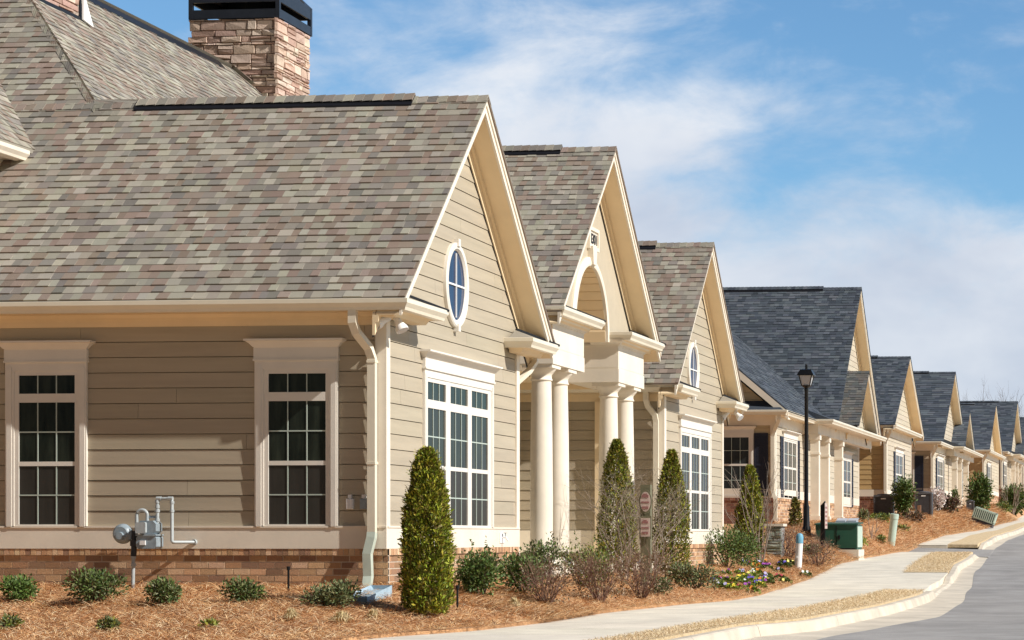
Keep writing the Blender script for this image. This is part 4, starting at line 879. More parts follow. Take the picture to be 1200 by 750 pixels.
cottage(dict(label='fifth cottage beyond the clubhouse with tall dark roof near the right edge', xw=-1.3, y0=115, y1=131, zg=3.0, ze=6.2, pal=PAL_NAVY, tint=(1.2, 1.2, 1.22), sidetint=(.7, .75, .85),
    gables=[(122.5, 6.2, 9.96, -.8, -18), (128, 3.2, 8.0, -.6, -4, 6.2)], porch=(119.5, 131, .5), posts=(121, 124, 127.5), windows=[('f', 116, 118.4, 3.9, 5.5, 3, 2)]))
cottage(dict(label='sixth and farthest cottage, only its dark roof and gable showing at the right edge', xw=-1.5, y0=139, y1=154, zg=3.6, ze=6.9, pal=PAL_NAVY, tint=(1.2, 1.2, 1.22), sidetint=(1.1, 1.0, .8),
    gables=[(146.5, 6.2, 10.2, -1.0, -18)], windows=[('f', 141, 143.4, 4.6, 6.2, 3, 2)]))

# ---------------------------------------------------------------- plants
def leaf(mb, p, d, L, W, tint, fold=.25):
    d = d.normalized(); s = d.cross(Vector((random.uniform(-1, 1), random.uniform(-1, 1), random.uniform(-1, 1)))); s = s.normalized() if s.length > 1e-4 else X
    up = d.cross(s)*L*fold*random.uniform(-1, 1)
    mb.add([p, p+d*L*.5+s*W*.5+up*.5, p+d*L+up, p+d*L*.5-s*W*.5+up*.5], [(0, 1, 2, 3)], tint)
def rdir(): 
    v = Vector((random.gauss(0, 1), random.gauss(0, 1), random.gauss(0, 1))); return v.normalized()
GREEN = [(.08,.14,.03), (.11,.17,.04), (.06,.105,.025), (.15,.21,.05), (.13,.15,.05)]
GREYG = [(.13,.155,.06), (.17,.19,.08), (.09,.12,.045), (.22,.22,.10)]
CONIF = [(.22,.225,.02), (.16,.175,.02), (.31,.27,.03), (.10,.11,.016), (.40,.30,.045), (.22,.15,.03), (.14,.09,.03)]
CONIF = [(c_[0]*1.12, c_[1]*1.35, c_[2]*1.1) for c_ in CONIF]
CONIFB = [(.15,.16,.02), (.11,.13,.018), (.21,.17,.035), (.08,.09,.018), (.26,.19,.04)]
YELG = [(.26,.28,.045), (.18,.22,.04), (.32,.31,.06), (.12,.16,.03)]
def shrub(px, py, wpx, hpx, pal, label, n=900, ls=.045, lw=.5, name='shrub', cat='shrub', group=None, spiky=.15, flat=1.0, sprouts=0):
    p, s = spot(px, py); w, h = wpx/s, hpx/s; wy = w*.9
    t = thing(name, p, label, cat, group)
    lob = [(Vector((random.uniform(-.5, .5)*w*.55, random.uniform(-.5, .5)*wy*.55, h*random.uniform(.38, .62))), random.uniform(.55, .85)) for _ in range(7)]
    lob.append((Vector((0, 0, h*.5)), .95))
    sizes = [k for _, k in lob]
    mb = MB()
    for _ in range(n):
        c, k = random.choice(lob); d = rdir(); r = random.random()**.45
        rad = Vector((d.x*w*.36*k*r*1.15, d.y*wy*.36*k*r*1.15, d.z*h*.46*k*r*1.1)); q = c+rad
        if q.z < .015: q.z = abs(q.z)*.5+.01
        if random.random() < spiky: q += d*h*.10*random.random()
        leaf(mb, p+q, (d+rdir()*.8+Vector((0, 0, .35))), ls*random.uniform(.6, 1.35), ls*lw*random.uniform(.7, 1.2), jit(random.choice(pal), .25))
    for _ in range(sprouts):
        a = random.uniform(0, 6.28); b = p+Vector((math.cos(a)*w*.25, math.sin(a)*wy*.25, h*.6)); e = b+Vector((random.uniform(-.1, .1), random.uniform(-.1, .1), random.uniform(.25, .5)*h+.08))
        for k in range(16): leaf(mb, b.lerp(e, k/15), rdir()+Vector((0, 0, .4)), ls*.9, ls*lw, jit(random.choice(pal), .25))
    mb.build('foliage', LEAF, t)
    mb = MB()
    for _ in range(9):
        a = random.uniform(0, 6.28); e = p+Vector((math.cos(a)*w*.33, math.sin(a)*wy*.33, h*random.uniform(.5, .85)))
        mb.tube([p-Vector((0, 0, .03)), p.lerp(e, .5)+Vector((0, 0, -.0)), e], [.008+h*.006, .006+h*.003, .003], 5)
    mb.build('stems', BARK, t); return t
def conifer(px, py, wpx, hpx, label, n, pal=CONIF, ls=.06, taper=.75, group='columnar arborvitae trees along the clubhouse'):
    p, s = spot(px, py); w, h = wpx/s, hpx/s; t = thing('arborvitae', p, label, 'conifer', group)
    prof = lambda f: (min(1, f*4+.72) if f < .07 else 1)*(1-max(0, (f-.40)/.605)**(2.5 if taper > .7 else 1.9))**.55 if f < 1 else 0
    lumps = [(random.uniform(0, 6.28), random.random(), random.uniform(-.17, .13)) for _ in range(60)]
    mb = MB()
    for i in range(n):
        f = random.random()**.92; a = random.uniform(0, 2*math.pi); R_ = w/2*prof(f)*taper_fix(f, taper)
        for (la, lf, lk) in lumps:
            dd = abs((a-la+math.pi) % (2*math.pi)-math.pi)/.55; d2 = abs(f-lf)/.09
            if dd < 1 and d2 < 1: R_ *= 1+lk*(1-dd)*(1-d2)*2
        r = R_*(1-.6*random.random()**2.0)*random.uniform(.95, 1.07)*(1+.06*math.sin(a*9+f*5)); q = p+Vector((math.cos(a)*r, math.sin(a)*r, .02+h*.985*f))
        out = Vector((math.cos(a), math.sin(a), 0)); L = ls*random.uniform(.6, 1.4)
        base = jit(random.choice(pal), .22)
        d = out*random.uniform(.0, 1.0)+Vector((0, 0, random.uniform(.2, 1.3)))+rdir()*.7
        leaf(mb, q, d, L, L*.34, base, .2)
        if random.random() < .5: leaf(mb, q+d.normalized()*L*.3, d+rdir()*.7, L*.7, L*.3, base, .2)
    for i in range(n//45):
        f = random.random()*.97; a = random.uniform(0, 2*math.pi); R_ = w/2*prof(f)*taper_fix(f, taper)*.93; out = Vector((math.cos(a), math.sin(a), 0)); b = p+out*R_+Vector((0, 0, .02+h*.97*f)); d = (out*.5+Vector((0, 0, .9))+rdir()*.4).normalized(); base = jit(random.choice(pal), .2)
        for k in range(7): leaf(mb, b+d*k*.016, d+rdir()*.7, ls*.7, ls*.22, base, .2)
    mb.build('crown', LEAF, t)
    mb = MB(); mb.tube([p-Vector((0, 0, .1)), p+Vector((0, 0, h*.5)), p+Vector((0, 0, h*.93))], [w*.06, w*.04, .006], 8)
    for _ in range(60):
        f = random.uniform(.05, .85); a = random.uniform(0, 6.28); r = w/2*prof(f)*.75; b = p+Vector((0, 0, h*f*.9)); mb.tube([b, b+Vector((math.cos(a)*r, math.sin(a)*r, h*.08))], [.008, .003], 4)
    mb.build('trunk', BARK, t); return t
def taper_fix(f, k): return 1 if f < .3 else 1-(f-.3)*(1-k)/.7
def grow(mb, p, d, L, r, depth, spread=.5, up=.25, n=3, sides=5, kids=(2, 3)):
    pts = [p]; q = p
    for k in range(n): d = (d+rdir()*.16+Vector((0, 0, up*.2))).normalized(); q = q+d*L/n; pts.append(q)
    mb.tube(pts, [r*(1-.45*k/n) for k in range(n+1)], sides if depth > 1 else 3, cap=False)
    if depth == 0: return
    for i in range(random.randint(*kids)):
        b = pts[random.randint(1, n)] if i else q
        grow(mb, b, (d+rdir()*spread+Vector((0, 0, up))).normalized(), L*random.uniform(.55, .85), r*.58, depth-1, spread, up, n, sides, kids)
def bare(px, py, wpx, hpx, label, stems, depth, m, name='bare_shrub', cat='shrub', r=.01, spread=.55, group=None, buds=0, up=.2, fan=.9):
    p, s = spot(px, py); w, h = wpx/s, hpx/s; t = thing(name, p, label, cat, group); mb = MB()
    for k in range(stems):
        a = 2*math.pi*k/stems+random.uniform(-.3, .3); l = fan*random.uniform(.25, 1)*w/(2*h)*1.3
        d = Vector((math.cos(a)*l, math.sin(a)*l, 1)).normalized(); grow(mb, p+Vector((math.cos(a)*.03, math.sin(a)*.03, -.03)), d, h*random.uniform(.38, .55), r, depth, spread, up)
    mb.build('branches', m, t)
    if buds:
        mb = MB()
        for _ in range(buds):
            f = random.random(); a = random.uniform(0, 6.28); rr_ = w*.45*random.random()**.5
            leaf(mb, p+Vector((math.cos(a)*rr_, math.sin(a)*rr_, h*(.1+.8*f))), rdir(), .03*(1+30/s), .02*(1+30/s), pick([(.22,.13,.08), (.30,.20,.12), (.16,.12,.06)]))
        mb.build('dry_leaves', LEAF, t)
    return t
GS = 'small clipped shrubs along the brick base'
shrub(25, 706, 46, 31, [(.09,.15,.03), (.12,.19,.04), (.06,.11,.02)], 'bright green small shrub at the far left of the brick base', 1500, .045, group=GS)
shrub(113, 709, 68, 42, GREYG+GREEN, 'largest rounded shrub, left of the gas meter pipe', 2600, .045, group=GS)
shrub(193, 710, 48, 34, GREYG+GREEN, 'small rounded shrub right below the gas meter', 1600, .045, group=GS)
shrub(287, 709, 52, 32, GREYG+GREEN, 'small rounded shrub beside the thin black stake', 1700, .045, group=GS)
shrub(388, 714, 54, 33, GREYG, 'greyish small shrub nearest the splash block', 1700, .045, group=GS)
shrub(8, 739, 30, 16, YELG+GREYG, 'low yellowish tuft in the bottom left corner', 300, .05, name='low_plant', cat='plant')
shrub(125, 741, 26, 17, YELG+GREYG, 'low yellow green tuft in front of the largest shrub', 320, .05, name='low_plant', cat='plant')
shrub(245, 738, 20, 11, YELG, 'tiny yellow green tuft below the gas meter shrub', 160, .05, name='low_plant', cat='plant')
def tuft(px, py, wpx, hpx, label):
    p, s = spot(px, py); w, h = wpx/s, hpx/s; t = thing('dry_grass_clump', p, label, 'grass clump', 'dead straw coloured grass clumps in the mulch'); mb = MB()
    for _ in range(260):
        a = random.uniform(0, 6.28); l = random.random(); d = Vector((math.cos(a)*l, math.sin(a)*l, 1.15-l)); b = p+Vector((math.cos(a), math.sin(a), 0))*w*.2*random.random(); e = b+Vector((d.x*w*.42, d.y*w*.42, d.z*h)); m_ = b.lerp(e, .5)+Vector((0, 0, h*.35)); sd = Vector((-math.sin(a), math.cos(a), 0))*.004
        mb.add([b-sd, b+sd, m_+sd, e, m_-sd], [(0, 1, 2, 4), (4, 2, 3)], pick([(.68,.54,.30), (.78,.64,.38), (.55,.42,.22)]))
    mb.build('blades', STRAWM, t)
tuft(341, 729, 28, 15, 'dead grass clump right of the black stake by the side wall'); tuft(400, 731, 36, 14, 'dead grass clump in front of the splash block'); tuft(437, 727, 24, 12, 'dead grass clump just right of the splash block'); tuft(602, 714, 26, 13, 'dead grass clump in front of the glossy green bushes')

conifer(500, 723, 53, 195, 'largest dense olive arborvitae at the nearest corner of the clubhouse', 17000, ls=.055, taper=.8)
conifer(723, 672, 43, 156, 'pointed arborvitae in front of the far pair of columns', 11000, CONIFB+CONIF, ls=.055, taper=.7)
conifer(787, 676, 40, 148, 'pointed arborvitae right of the garden sign', 10000, CONIFB+CONIF, ls=.055, taper=.7)
conifer(879, 644, 31, 97, 'smaller arborvitae before the brick base of the next cottage', 6000, CONIF, ls=.075, taper=.6)
conifer(932, 618, 12, 32, 'tiny conifer behind the street lamp post', 700, CONIFB, ls=.09, taper=.7)
shrub(564, 702, 62, 58, GREEN, 'glossy dark green bush left of the column bases', 3400, .05, .55, sprouts=7)
shrub(612, 698, 58, 50, GREEN+[(.12,.18,.05)], 'glossy green bush just right of the taller glossy one', 2800, .05, .55, sprouts=2)
shrub(640, 680, 50, 50, GREYG+GREEN, 'grey green bush at the foot of the near columns', 1300, .055, sprouts=2)
shrub(684, 690, 66, 54, YELG+GREEN, 'yellow green bush between the column pairs', 2400, .05, sprouts=6)
bare(640, 711, 72, 56, 'low reddish twiggy bare shrub left of the others', 26, 3, TWIGR, r=.007, buds=500, group='leafless reddish shrubs along the bed')
bare(703, 706, 70, 56, 'reddish bare shrub in the middle, under the first pointed arborvitae', 28, 3, TWIGR, r=.007, buds=700, group='leafless reddish shrubs along the bed')
bare(752, 702, 78, 58, 'reddish bare shrub below the garden sign', 28, 3, TWIGR, r=.007, buds=700, group='leafless reddish shrubs along the bed')
bare(958, 664, 50, 34, 'low brown twiggy shrub right of the white marker post', 24, 3, TWIGR, r=.008, buds=400, group='leafless reddish shrubs along the bed')
bare(925, 655, 36, 38, 'brown twiggy shrub left of the white marker post', 20, 3, TWIGR, r=.008, buds=250, group='leafless reddish shrubs along the bed')
bare(733, 682, 64, 122, 'tall pale bare branching shrub left of the garden sign', 9, 4, TWIG, r=.011, spread=.75, up=.05, name='bare_sapling', cat='shrub')
bare(766, 686, 66, 110, 'tall pale bare branching shrub right of the garden sign', 9, 4, TWIG, r=.011, spread=.75, up=.05, name='bare_sapling', cat='shrub')
bare(891, 664, 74, 104, 'pale multi stemmed bare sapling above the pansies', 7, 3, TWIG, r=.018, spread=.35, up=.15, name='bare_sapling', cat='shrub')
shrub(852, 668, 78, 54, GREEN+[(.11,.16,.04)], 'broad dark green bush behind the pansies', 3600, .06)
shrub(815, 692, 62, 34, GREYG+[(.14,.10,.06)], 'low mottled grey green bush left of the pansies', 1900, .055)
shrub(770, 697, 36, 24, GREYG+[(.14,.10,.06)], 'low brownish green bush at the sidewalk side of the bed', 900, .05)
# pansies
FL = [(.75,.60,.05), (.35,.07,.40), (.80,.80,.78), (.65,.22,.03), (.13,.09,.50), (.42,.06,.08), (.85,.72,.2), (.5,.45,.75)]
lights_pal = [(.20,.28,.04), (.26,.34,.05), (.14,.22,.035), (.09,.15,.03)]
k = 0
for rx, ry, nn in ((868, 680, 11), (900, 668, 13), (845, 688, 8), (915, 680, 8), (880, 690, 6)):
    for i in range(nn):
        px, py = rx+random.uniform(-30, 30), ry+random.uniform(-6, 6)
        if py > 703-(px-860)*.25: continue
        p, s = spot(px, py); f = FL[k % len(FL)]; fn = ['yellow','purple','white','orange','blue violet','dark red','pale yellow','lavender'][k % len(FL)]
        t = thing('pansy', p, f'{fn} flowering pansy in the bed at the sidewalk bend', 'flower', f'{fn} pansies planted at the sidewalk bend'); k += 1
        mb = MB(); r = 5.5/s
        for _ in range(70): d = rdir(); d.z = abs(d.z)*.8+.1; leaf(mb, p+Vector((d.x*r, d.y*r, d.z*r*1.1)), d+rdir()*.5, .075, .05, jit(random.choice(lights_pal if px < 895 else GREEN), .25))
        mb.build('leaves', LEAF, t); mb = MB()
        for _ in range(random.randint(2, 5)):
            a = random.uniform(0, 6.28); c = p+Vector((math.cos(a)*r*.7, math.sin(a)*r*.7, r*random.uniform(1.0, 1.5))); n_ = (Vector((.3, -.8, .5))+rdir()*.4).normalized(); u = n_.cross(Z).normalized(); v = n_.cross(u)
            for j in range(5):
                b = 6.283*j/5; q = (u*math.cos(b)+v*math.sin(b)); sdx = (u*-math.sin(b)+v*math.cos(b)); R_ = .036
                mb.add([c, c+q*R_*.6+sdx*R_*.45, c+q*R_, c+q*R_*.6-sdx*R_*.45], [(0, 1, 2, 3)], jit(f, .15))
        mb.build('flowers', PETAL, t)
# right-hand plants
shrub(992, 646, 24, 33, GREEN, 'dark upright bush against the green transformer box', 1500, .09)
shrub(950, 652, 24, 14, GREYG+GREEN, 'low green plant behind the white marker post', 400, .08)
shrub(1003, 640, 26, 10, YELG, 'low pale grassy plant right of the transformer bush', 350, .08, name='low_plant', cat='plant')
shrub(1032, 612, 34, 10, YELG+GREEN, 'low light green ground cover before the first grey condenser', 700, .09, name='low_plant', cat='plant')
shrub(1033, 637, 12, 9, YELG+GREEN, 'small green sprout left of the pale green pedestal', 140, .09, name='low_plant', cat='plant')
shrub(1058, 624, 16, 9, YELG+GREEN, 'small green sprout right of the pale green pedestal', 160, .09, name='low_plant', cat='plant')
shrub(1012, 612, 14, 16, GREYG, 'small dull bush left of the first grey condenser', 260, .10)
shrub(1060, 607, 28, 52, GREEN, 'dark holly standing between the two grey condensers', 3000, .11, name='holly_tree', cat='tree', spiky=.3)
shrub(1147, 603, 27, 52, GREEN, 'holly tree behind the tilted slatted green box', 3200, .15, name='holly_tree', cat='tree', spiky=.3)
shrub(1190, 604, 34, 38, GREEN, 'broad dark holly at the right edge of the picture', 3000, .17, name='holly_tree', cat='tree', spiky=.3)
shrub(1175, 602, 24, 14, YELG+GREEN, 'low bright green bush between the two far hollies', 500, .15)
shrub(1112, 603, 30, 22, [(.14,.07,.05), (.10,.06,.04), (.07,.08,.03)], 'dark reddish bush right of the white blossoming shrub', 900, .13)
shrub(1118, 598, 8, 30, GREEN, 'thin upright dark conifer before the far cottage porch', 380, .12)
shrub(1070, 613, 26, 14, [(.12,.07,.045), (.09,.07,.04)], 'low brown bush at the foot of the dark holly', 450, .1)
shrub(1099, 601, 20, 32, [(.75,.66,.62), (.80,.74,.70), (.62,.50,.46)], 'white blossoming shrub right of the second condenser', 1100, .10, name='flowering_shrub')
bare(1022, 632, 40, 30, 'thin pale bare sapling behind the transformer box', 4, 2, TWIG, r=.016, spread=.4, up=.1, name='bare_sapling', cat='shrub')
bare(1187, 603, 40, 40, 'pale bare sapling in front of the right edge holly', 6, 3, TWIG, r=.03, spread=.4, up=.1, name='bare_sapling', cat='shrub')
# bare trees far beyond the roofs
for i, (px, hp, dd, ww) in enumerate(((1112, 26, 175, 30), (1134, 34, 180, 34), (1152, 30, 185, 30), (1170, 34, 180, 34), (1187, 30, 190, 30), (1205, 32, 185, 34))):
    a = (px-PX0)/F_PX; c, s = math.cos(TH), math.sin(TH); q = CAM+Vector((-s+a*c, c+a*s, 0))*dd; zt_ = .61+(PY0-(490-hp*.8))*dd/F_PX; z0 = 3.5
    lab = ['first', 'second', 'third', 'fourth', 'fifth', 'sixth'][i]
    t = thing('bare_tree', (q.x, q.y, z0), f'{lab} leafless tree from the left behind the far roofs', 'tree', 'leafless trees beyond the last roofs'); h = zt_-z0; mb = MB()
    mb.tube([(q.x, q.y, z0-.5), (q.x+.1, q.y, z0+h*.3), (q.x, q.y, z0+h*.45)], [.25, .2, .15], 8); mb.build('trunk', BARK, t); mb = MB()
    for k in range(9):
        aa = random.uniform(0, 6.28); grow(mb, Vector((q.x, q.y, z0+h*random.uniform(.25, .45))), Vector((math.cos(aa)*.8, math.sin(aa)*.8, 1)).normalized(), h*.26, .05, 4, .55, .12, 3, 4, (2, 3))
    mb.build('crown', BARK, t)

# ---------------------------------------------------------------- street furniture
p, s = spot(945, 625); lp = thing('street_lamp', p, 'tall black street lamp with glass lantern standing in the bed', 'street lamp')
mb = MB(); zt_ = .61+(PY0-454)/s; x, y, z = p
mb.lathe([(.12, z-.1), (.12, z+.12), (.09, z+.2), (.075, z+.7), (.055, z+.8), (.05, zt_-.1), (.06, zt_-.06), (.05, zt_)], (x, y, 0), 16); mb.build('pole', BLACKP, lp, smooth=True)
ln_h = 22/s; mb = MB(); a, b = 6.0/s, 9.0/s
mb.lathe([(.05, zt_-.02), (a*.9, zt_+.03), (a, zt_+.05)], (x, y, 0), 16)
for sx_ in (-1, 1):
    for sy_ in (-1, 1): mb.tube([(x+sx_*a*.8, y+sy_*a*.8, zt_+.04), (x+sx_*b*.85, y+sy_*b*.85, zt_+ln_h*.62)], .014, 5)
c4 = lambda r, zz: [(x-r, y-r, zz), (x+r, y-r, zz), (x+r, y+r, zz), (x-r, y+r, zz)]
mb.add(c4(b*1.05, zt_+ln_h*.62)+c4(b*1.05, zt_+ln_h*.68)+c4(b*.72, zt_+ln_h*.93)+c4(b*.3, zt_+ln_h*.98), [(3,2,1,0),(0,1,5,4),(1,2,6,5),(2,3,7,6),(3,0,4,7),(4,5,9,8),(5,6,10,9),(6,7,11,10),(7,4,8,11),(8,9,13,12),(9,10,14,13),(10,11,15,14),(11,8,12,15),(12,13,14,15)])
mb.lathe([(.035, zt_+ln_h*.97), (.035, zt_+ln_h*1.2), (.02, zt_+ln_h*1.25)], (x, y, 0), 10); lan = mb.build('lantern', BLACKP, lp)
mb = MB(); mb.add(c4(a*.75, zt_+.05)+c4(b*.8, zt_+ln_h*.615), [(0,1,5,4),(1,2,6,5),(2,3,7,6),(3,0,4,7)]); mb.build('lantern_glass', LENS, lan)

p, s = spot(935, 667); t = thing('marker_post', p, 'white utility marker post with a blue domed cap', 'marker post'); x, y, z = p; w_ = 4.2/s; h = 42/s
mb = MB(); mb.tube([(x, y, z-.05), (x+.04, y, z+h*.8)], w_, 14); mb.box(x-.02, x+.02, y-w_-.004, y-w_+.02, z+h*.30, z+h*.36); mb.build('post', WHITE, t, smooth=True)
mb = MB(); mb.tube([(x+.035, y, z+h*.72), (x+.043, y, z+h*.9), (x+.045, y, z+h*.97), (x+.045, y, z+h)], [w_*1.06, w_*1.06, w_*.8, w_*.3], 14); mb.build('cap', mat('blue_cap', (.16, .38, .52), .4, .1, 8), t, smooth=True)
p, s = spot(1046, 639); t = thing('pedestal', p, 'leaning pale green round utility pedestal in the mulch', 'pedestal'); x, y, z = p; w_ = 4.6/s; h = 37/s
mb = MB(); mb.tube([(x-.06, y, z-.1), (x+.05, y, z+h*.85)], w_, 16); mb.build('body', PALEG, t, smooth=True)
mb = MB(); mb.tube([(x+.045, y, z+h*.83), (x+.06, y, z+h*.98), (x+.062, y, z+h)], [w_*1.12, w_*1.12, w_*.9], 16); mb.build('cap', PALEG, t, smooth=True)
p, s = spot(980, 645); t = thing('transformer', p, 'dark green metal transformer box beside the sidewalk', 'transformer'); x, y, z = p
X0, X1, h = x-24.5/s, x+24.5/s, 32/s; Yd = .9
mb = MB(); mb.box(X0, X1, y, y+Yd, z-.3, z+h*.93); mb.add([(X0-.03, y-.04, z+h*.93), (X1+.03, y-.04, z+h*.93), (X1+.03, y+Yd+.03, z+h*.99), (X0-.03, y+Yd+.03, z+h*.99), (X0-.03, y-.04, z+h*.98), (X1+.03, y-.04, z+h*.98), (X1+.03, y+Yd+.03, z+h*1.04), (X0-.03, y+Yd+.03, z+h*1.04)], [(0,3,2,1),(4,5,6,7),(0,1,5,4),(1,2,6,5),(2,3,7,6),(3,0,4,7)])
tb = mb.build('cabinet', GREENB, t); mb = MB(); mb.box((X0+X1)/2-.01, (X0+X1)/2+.01, y-.012, y, z+.05, z+h*.9); mb.box(X0+.04, X1-.04, y-.01, y, z+.03, z+.06); mb.box((X0+X1)/2+.05, (X0+X1)/2+.10, y-.03, y, z+h*.4, z+h*.55); mb.build('door_seam', BLACKP, t)
mb = MB(); mb.box(X0-.05, X1+.05, y-.06, y+Yd+.08, z-.35, z+.02); mb.build('pad', CONC, t)
mb = MB(); mb.box(X1+.001, X1+.02, y+.02, y+Yd-.02, z+.08, z+h*.88); mb.build('side_panel', PALEG, t)
for px, lab in ((985, 'left grey lidded meter box behind the green transformer'), (998, 'right grey lidded meter box behind the green transformer')):
    yy_ = y+2.2; aa_ = (px-PX0)/F_PX; dd_ = Vector((-math.sin(TH)+aa_*math.cos(TH), math.cos(TH)+aa_*math.sin(TH))); p2 = Vector((CAM.x+dd_.x*(yy_-CAM.y)/dd_.y, yy_, 0)); p2.z = H(p2.x, p2.y); w2 = 5.6/s; zt2 = .61+(PY0-607)/depth_px(p2)
    t = thing('utility_box', p2, lab, 'utility box'); mb = MB(); mb.box(p2.x-w2, p2.x+w2, p2.y, p2.y+.4, p2.z-.2, zt2-.07); mb.build('body', GALVD, t)
    mb = MB(); mb.add([(p2.x-w2-.02, p2.y-.05, zt2-.12), (p2.x+w2+.02, p2.y-.05, zt2-.12), (p2.x+w2+.02, p2.y+.45, zt2), (p2.x-w2-.02, p2.y+.45, zt2), (p2.x-w2-.02, p2.y-.05, zt2-.17), (p2.x+w2+.02, p2.y-.05, zt2-.17)], [(0,1,2,3),(4,5,1,0)]); mb.build('lid', LENS, t)
p, s = spot(964, 643); t = thing('post_sign', p, 'dark square post with slanted top and small pinkish nameplate', 'sign post'); x, y, z = p; h = 56/s; w_ = 2.6/s
mb = MB(); mb.box(x-w_, x+w_, y, y+2*w_, z-.1, z+h*.85); mb.add([(x-w_, y, z+h*.85), (x+w_, y, z+h*.85), (x+w_, y+2*w_, z+h*.85), (x-w_, y+2*w_, z+h*.85), (x+w_, y, z+h), (x+w_, y+2*w_, z+h), (x-w_, y, z+h*.9), (x-w_, y+2*w_, z+h*.9)], [(0,1,4,6),(1,2,5,4),(2,3,7,5),(3,0,6,7),(4,5,7,6)]); mb.build('post', BLACKP, t)
mb = MB(); mb.box(x+w_, x+w_+.01, y-.02, y+.35, z+h*.42, z+h*.95); mb.build('nameplate', SIGNC, t)
mb = MB()
for k in range(5): mb.box(x+w_+.0105, x+w_+.014, y+.02, y+.3, z+h*(.48+.09*k), z+h*(.52+.09*k))
mb.build('lettering', SIGNR, t)
p, s = spot(907, 652); t = thing('stone_pillar', p, 'weathered pale stone pillar behind the bare sapling', 'pillar'); x, y, z = p; w_ = 9/s; h = 35/s
mb = MB(); mb.box(x-w_, x+w_, y, y+.4, z-.2, z+h); stonework(mb, (0, y, 0), X, -Y, x-w_, x+w_, z, z+h); mb.t = [jit((.36, .38, .33), .3) for _ in mb.t]; pc = mb.build('shaft', STONE, t)
mb = MB(); mb.box(x-w_-.05, x+w_+.05, y-.06, y+.46, z+h, z+h+.06); mb.build('cap', CONC, t)
def condenser(px, py, wpx, hpx, label):
    p, s = spot(px, py); w, h = wpx/s, hpx/s; x, y, z = p; t = thing('condenser', p, label, 'air conditioner', 'grey condenser units beside the cottages')
    mb = MB(); a = w/2*.78; n = 9
    mb.box(x-a, x+a, y, y+2*a, z-.1, z+.04); mb.box(x-a*.96, x+a*.96, y+.03, y+2*a-.03, z+.04, z+h-.06); 
    for k in range(26):
        u = x-a+2*a*k/25; mb.box(u-.006, u+.006, y-.008, y+.03, z+.05, z+h-.06); v = y+2*a*k/25; mb.box(x+a*.95, x+a+.008, v-.006, v+.006, z+.05, z+h-.06)
    for u in (x-a, x+a): mb.box(u-.03, u+.03, y-.02, y+.04, z, z+h-.04)
    mb.build('housing', ACM, t); mb = MB(); mb.box(x-a-.02, x+a+.02, y-.03, y+2*a+.02, z+h-.07, z+h); mb.lathe([(a*.8, z+h), (a*.8, z+h+.03), (a*.2, z+h+.05)], (x, y+a, 0), 20); mb.build('top_grille', ACM, t)
    mb = MB(); mb.box(x-a*.25, x+a*.3, y-.034, y-.03, z+h-.16, z+h-.12); mb.build('badge', WHITE, t)
condenser(1035, 607, 27, 27, 'grey condenser in front of the yellow side wall of the second cottage')
condenser(1082, 604, 24, 27, 'grey condenser beside the third cottage, behind the holly')
condenser(1137, 601, 10, 14, 'small dark condenser by the far porch posts')
p, s = spot(1077, 609); t = thing('wooden_stake', p, 'short thick brown wooden stake beside the second condenser', 'stake'); x, y, z = p
mb = MB(); mb.box(x-2/s, x+2/s, y, y+4/s, z-.1, z+17/s); mb.build('stake', BROWNW, t)
# tilted slatted box
p, s = spot(1150, 617); L, W_, Hh = 27/s, .9, 17/s
t = thing('slatted_box', p, 'pale green slatted utility box tipped over beside the sidewalk', 'utility box'); mb = MB(); md = MB()
def rot(mb, ang, c): 
    ca, sa = math.cos(ang), math.sin(ang); mb.v = [(c.x+(v[0]*ca+v[2]*sa), c.y+v[1], c.z+(-v[0]*sa+v[2]*ca)) for v in mb.v]
c0 = p+Vector((0, 0, .12)); mb.box(-L/2, L/2, 0, W_, .22*Hh, .32*Hh); mb.box(-L/2, L/2, 0, W_, .9*Hh, Hh)
for k in range(12):
    if k in (5, 6) and False: continue
    u = -L/2+(L-.05)*k/11; mb.box(u, u+L*.045, -.01, .05, .3*Hh, .92*Hh)
mb.box(-L/2, -L/2+.05, 0, W_, .2*Hh, Hh); mb.box(L/2-.05, L/2, 0, W_, .2*Hh, Hh); md.box(-L/2+.05, L/2-.05, .06, W_-.05, .25*Hh, .9*Hh); md.box(-L/2*.96, L/2*.96, .02, W_, -.05*Hh, .218*Hh)
rot(mb, R(19), c0); rot(md, R(19), c0); mb.build('slats', PALEG, t); md.build('base', NAVY, t)
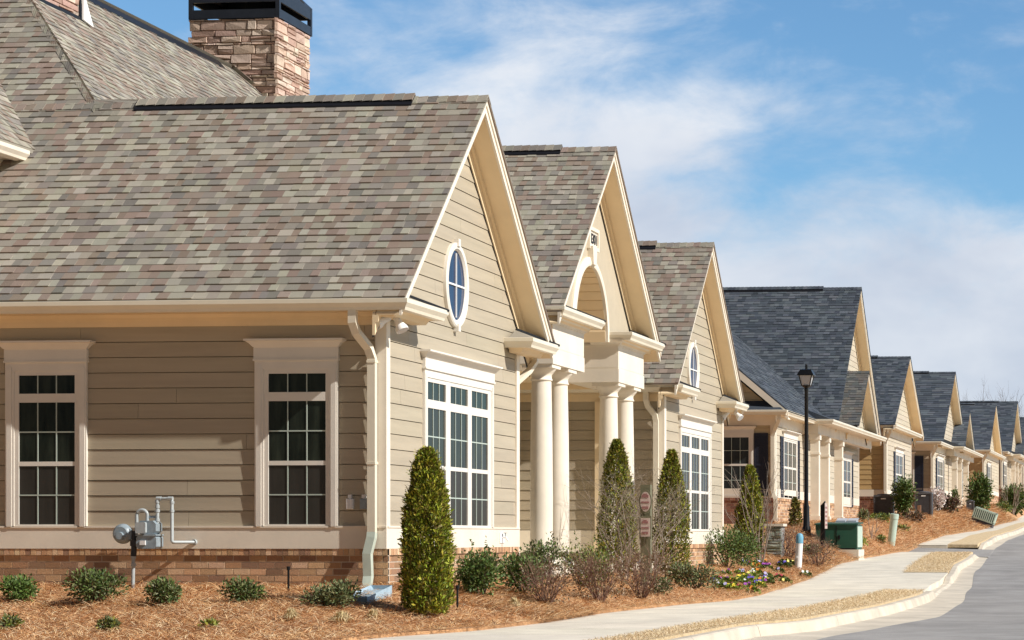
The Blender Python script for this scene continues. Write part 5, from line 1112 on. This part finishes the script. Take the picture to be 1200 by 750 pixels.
for px, py, lab in ((338, 694, 'thin black stake beside the brick base'), (536, 716, 'thin black stake right of the largest arborvitae'), (590, 676, 'short black stake by the baseboard behind the glossy bushes')):
    p, s = spot(px, py); t = thing('garden_stake', p, lab, 'stake', 'thin black garden stakes'); mb = MB(); h = 30/s if py != 676 else 16/s
    mb.tube([p-Vector((0, 0, .05)), p+Vector((0, 0, h*.9))], .013, 8); mb.build('rod', BLACKP, t); mb = MB(); mb.tube([p+Vector((0, 0, h*.86)), p+Vector((0, 0, h))], .022, 8); mb.build('head', BLACKP, t)
# garden sign between the arborvitae
p, s = spot(757, 690); t = thing('garden_sign', p, 'olive post with an oval plaque above a square plaque, between the pointed arborvitae', 'sign'); x, y, z = p
yv = lambda py: .61+(PY0-py)/s
mb = MB(); mb.box(x-.09, x+.07, y, y+.12, z-.1, yv(568)); mb.build('post', SIGNG, t)
def plate(c, w, h, oval, nm):
    n = 28; 
    for k, (sc_, yo, m_) in enumerate(((1, .0, SIGNG), (.80, -.012, SIGNC))):
        mb = MB(); a, b = w/2*sc_, h/2*sc_
        pts = [(c[0]+a*math.cos(2*math.pi*i/n), y-.02+yo, c[2]+b*math.sin(2*math.pi*i/n)) for i in range(n)] if oval else [(c[0]-a, y-.02+yo, c[2]-b), (c[0]+a, y-.02+yo, c[2]-b), (c[0]+a, y-.02+yo, c[2]+b), (c[0]-a, y-.02+yo, c[2]+b)]
        mb.prism(pts, (0, -.02, 0)); o = mb.build(nm if k == 0 else 'face', m_, t if k == 0 else par); par = o if k == 0 else par
    mb = MB()
    for f, ww, hh in ((.22, .5, .10), (.30, .3, .05), (-.02, .62, .06), (-.24, .5, .10)): mb.box(c[0]-w*ww/2, c[0]+w*ww/2, y-.058, y-.0525, c[2]+h*f-h*hh/2, c[2]+h*f+h*hh/2)
    mb.build('lettering', SIGNR, par)
plate((x, y, yv(588)), 15/s, 29/s, True, 'oval_plaque'); plate((x, y, yv(618)), 14/s, 27/s, False, 'square_plaque')
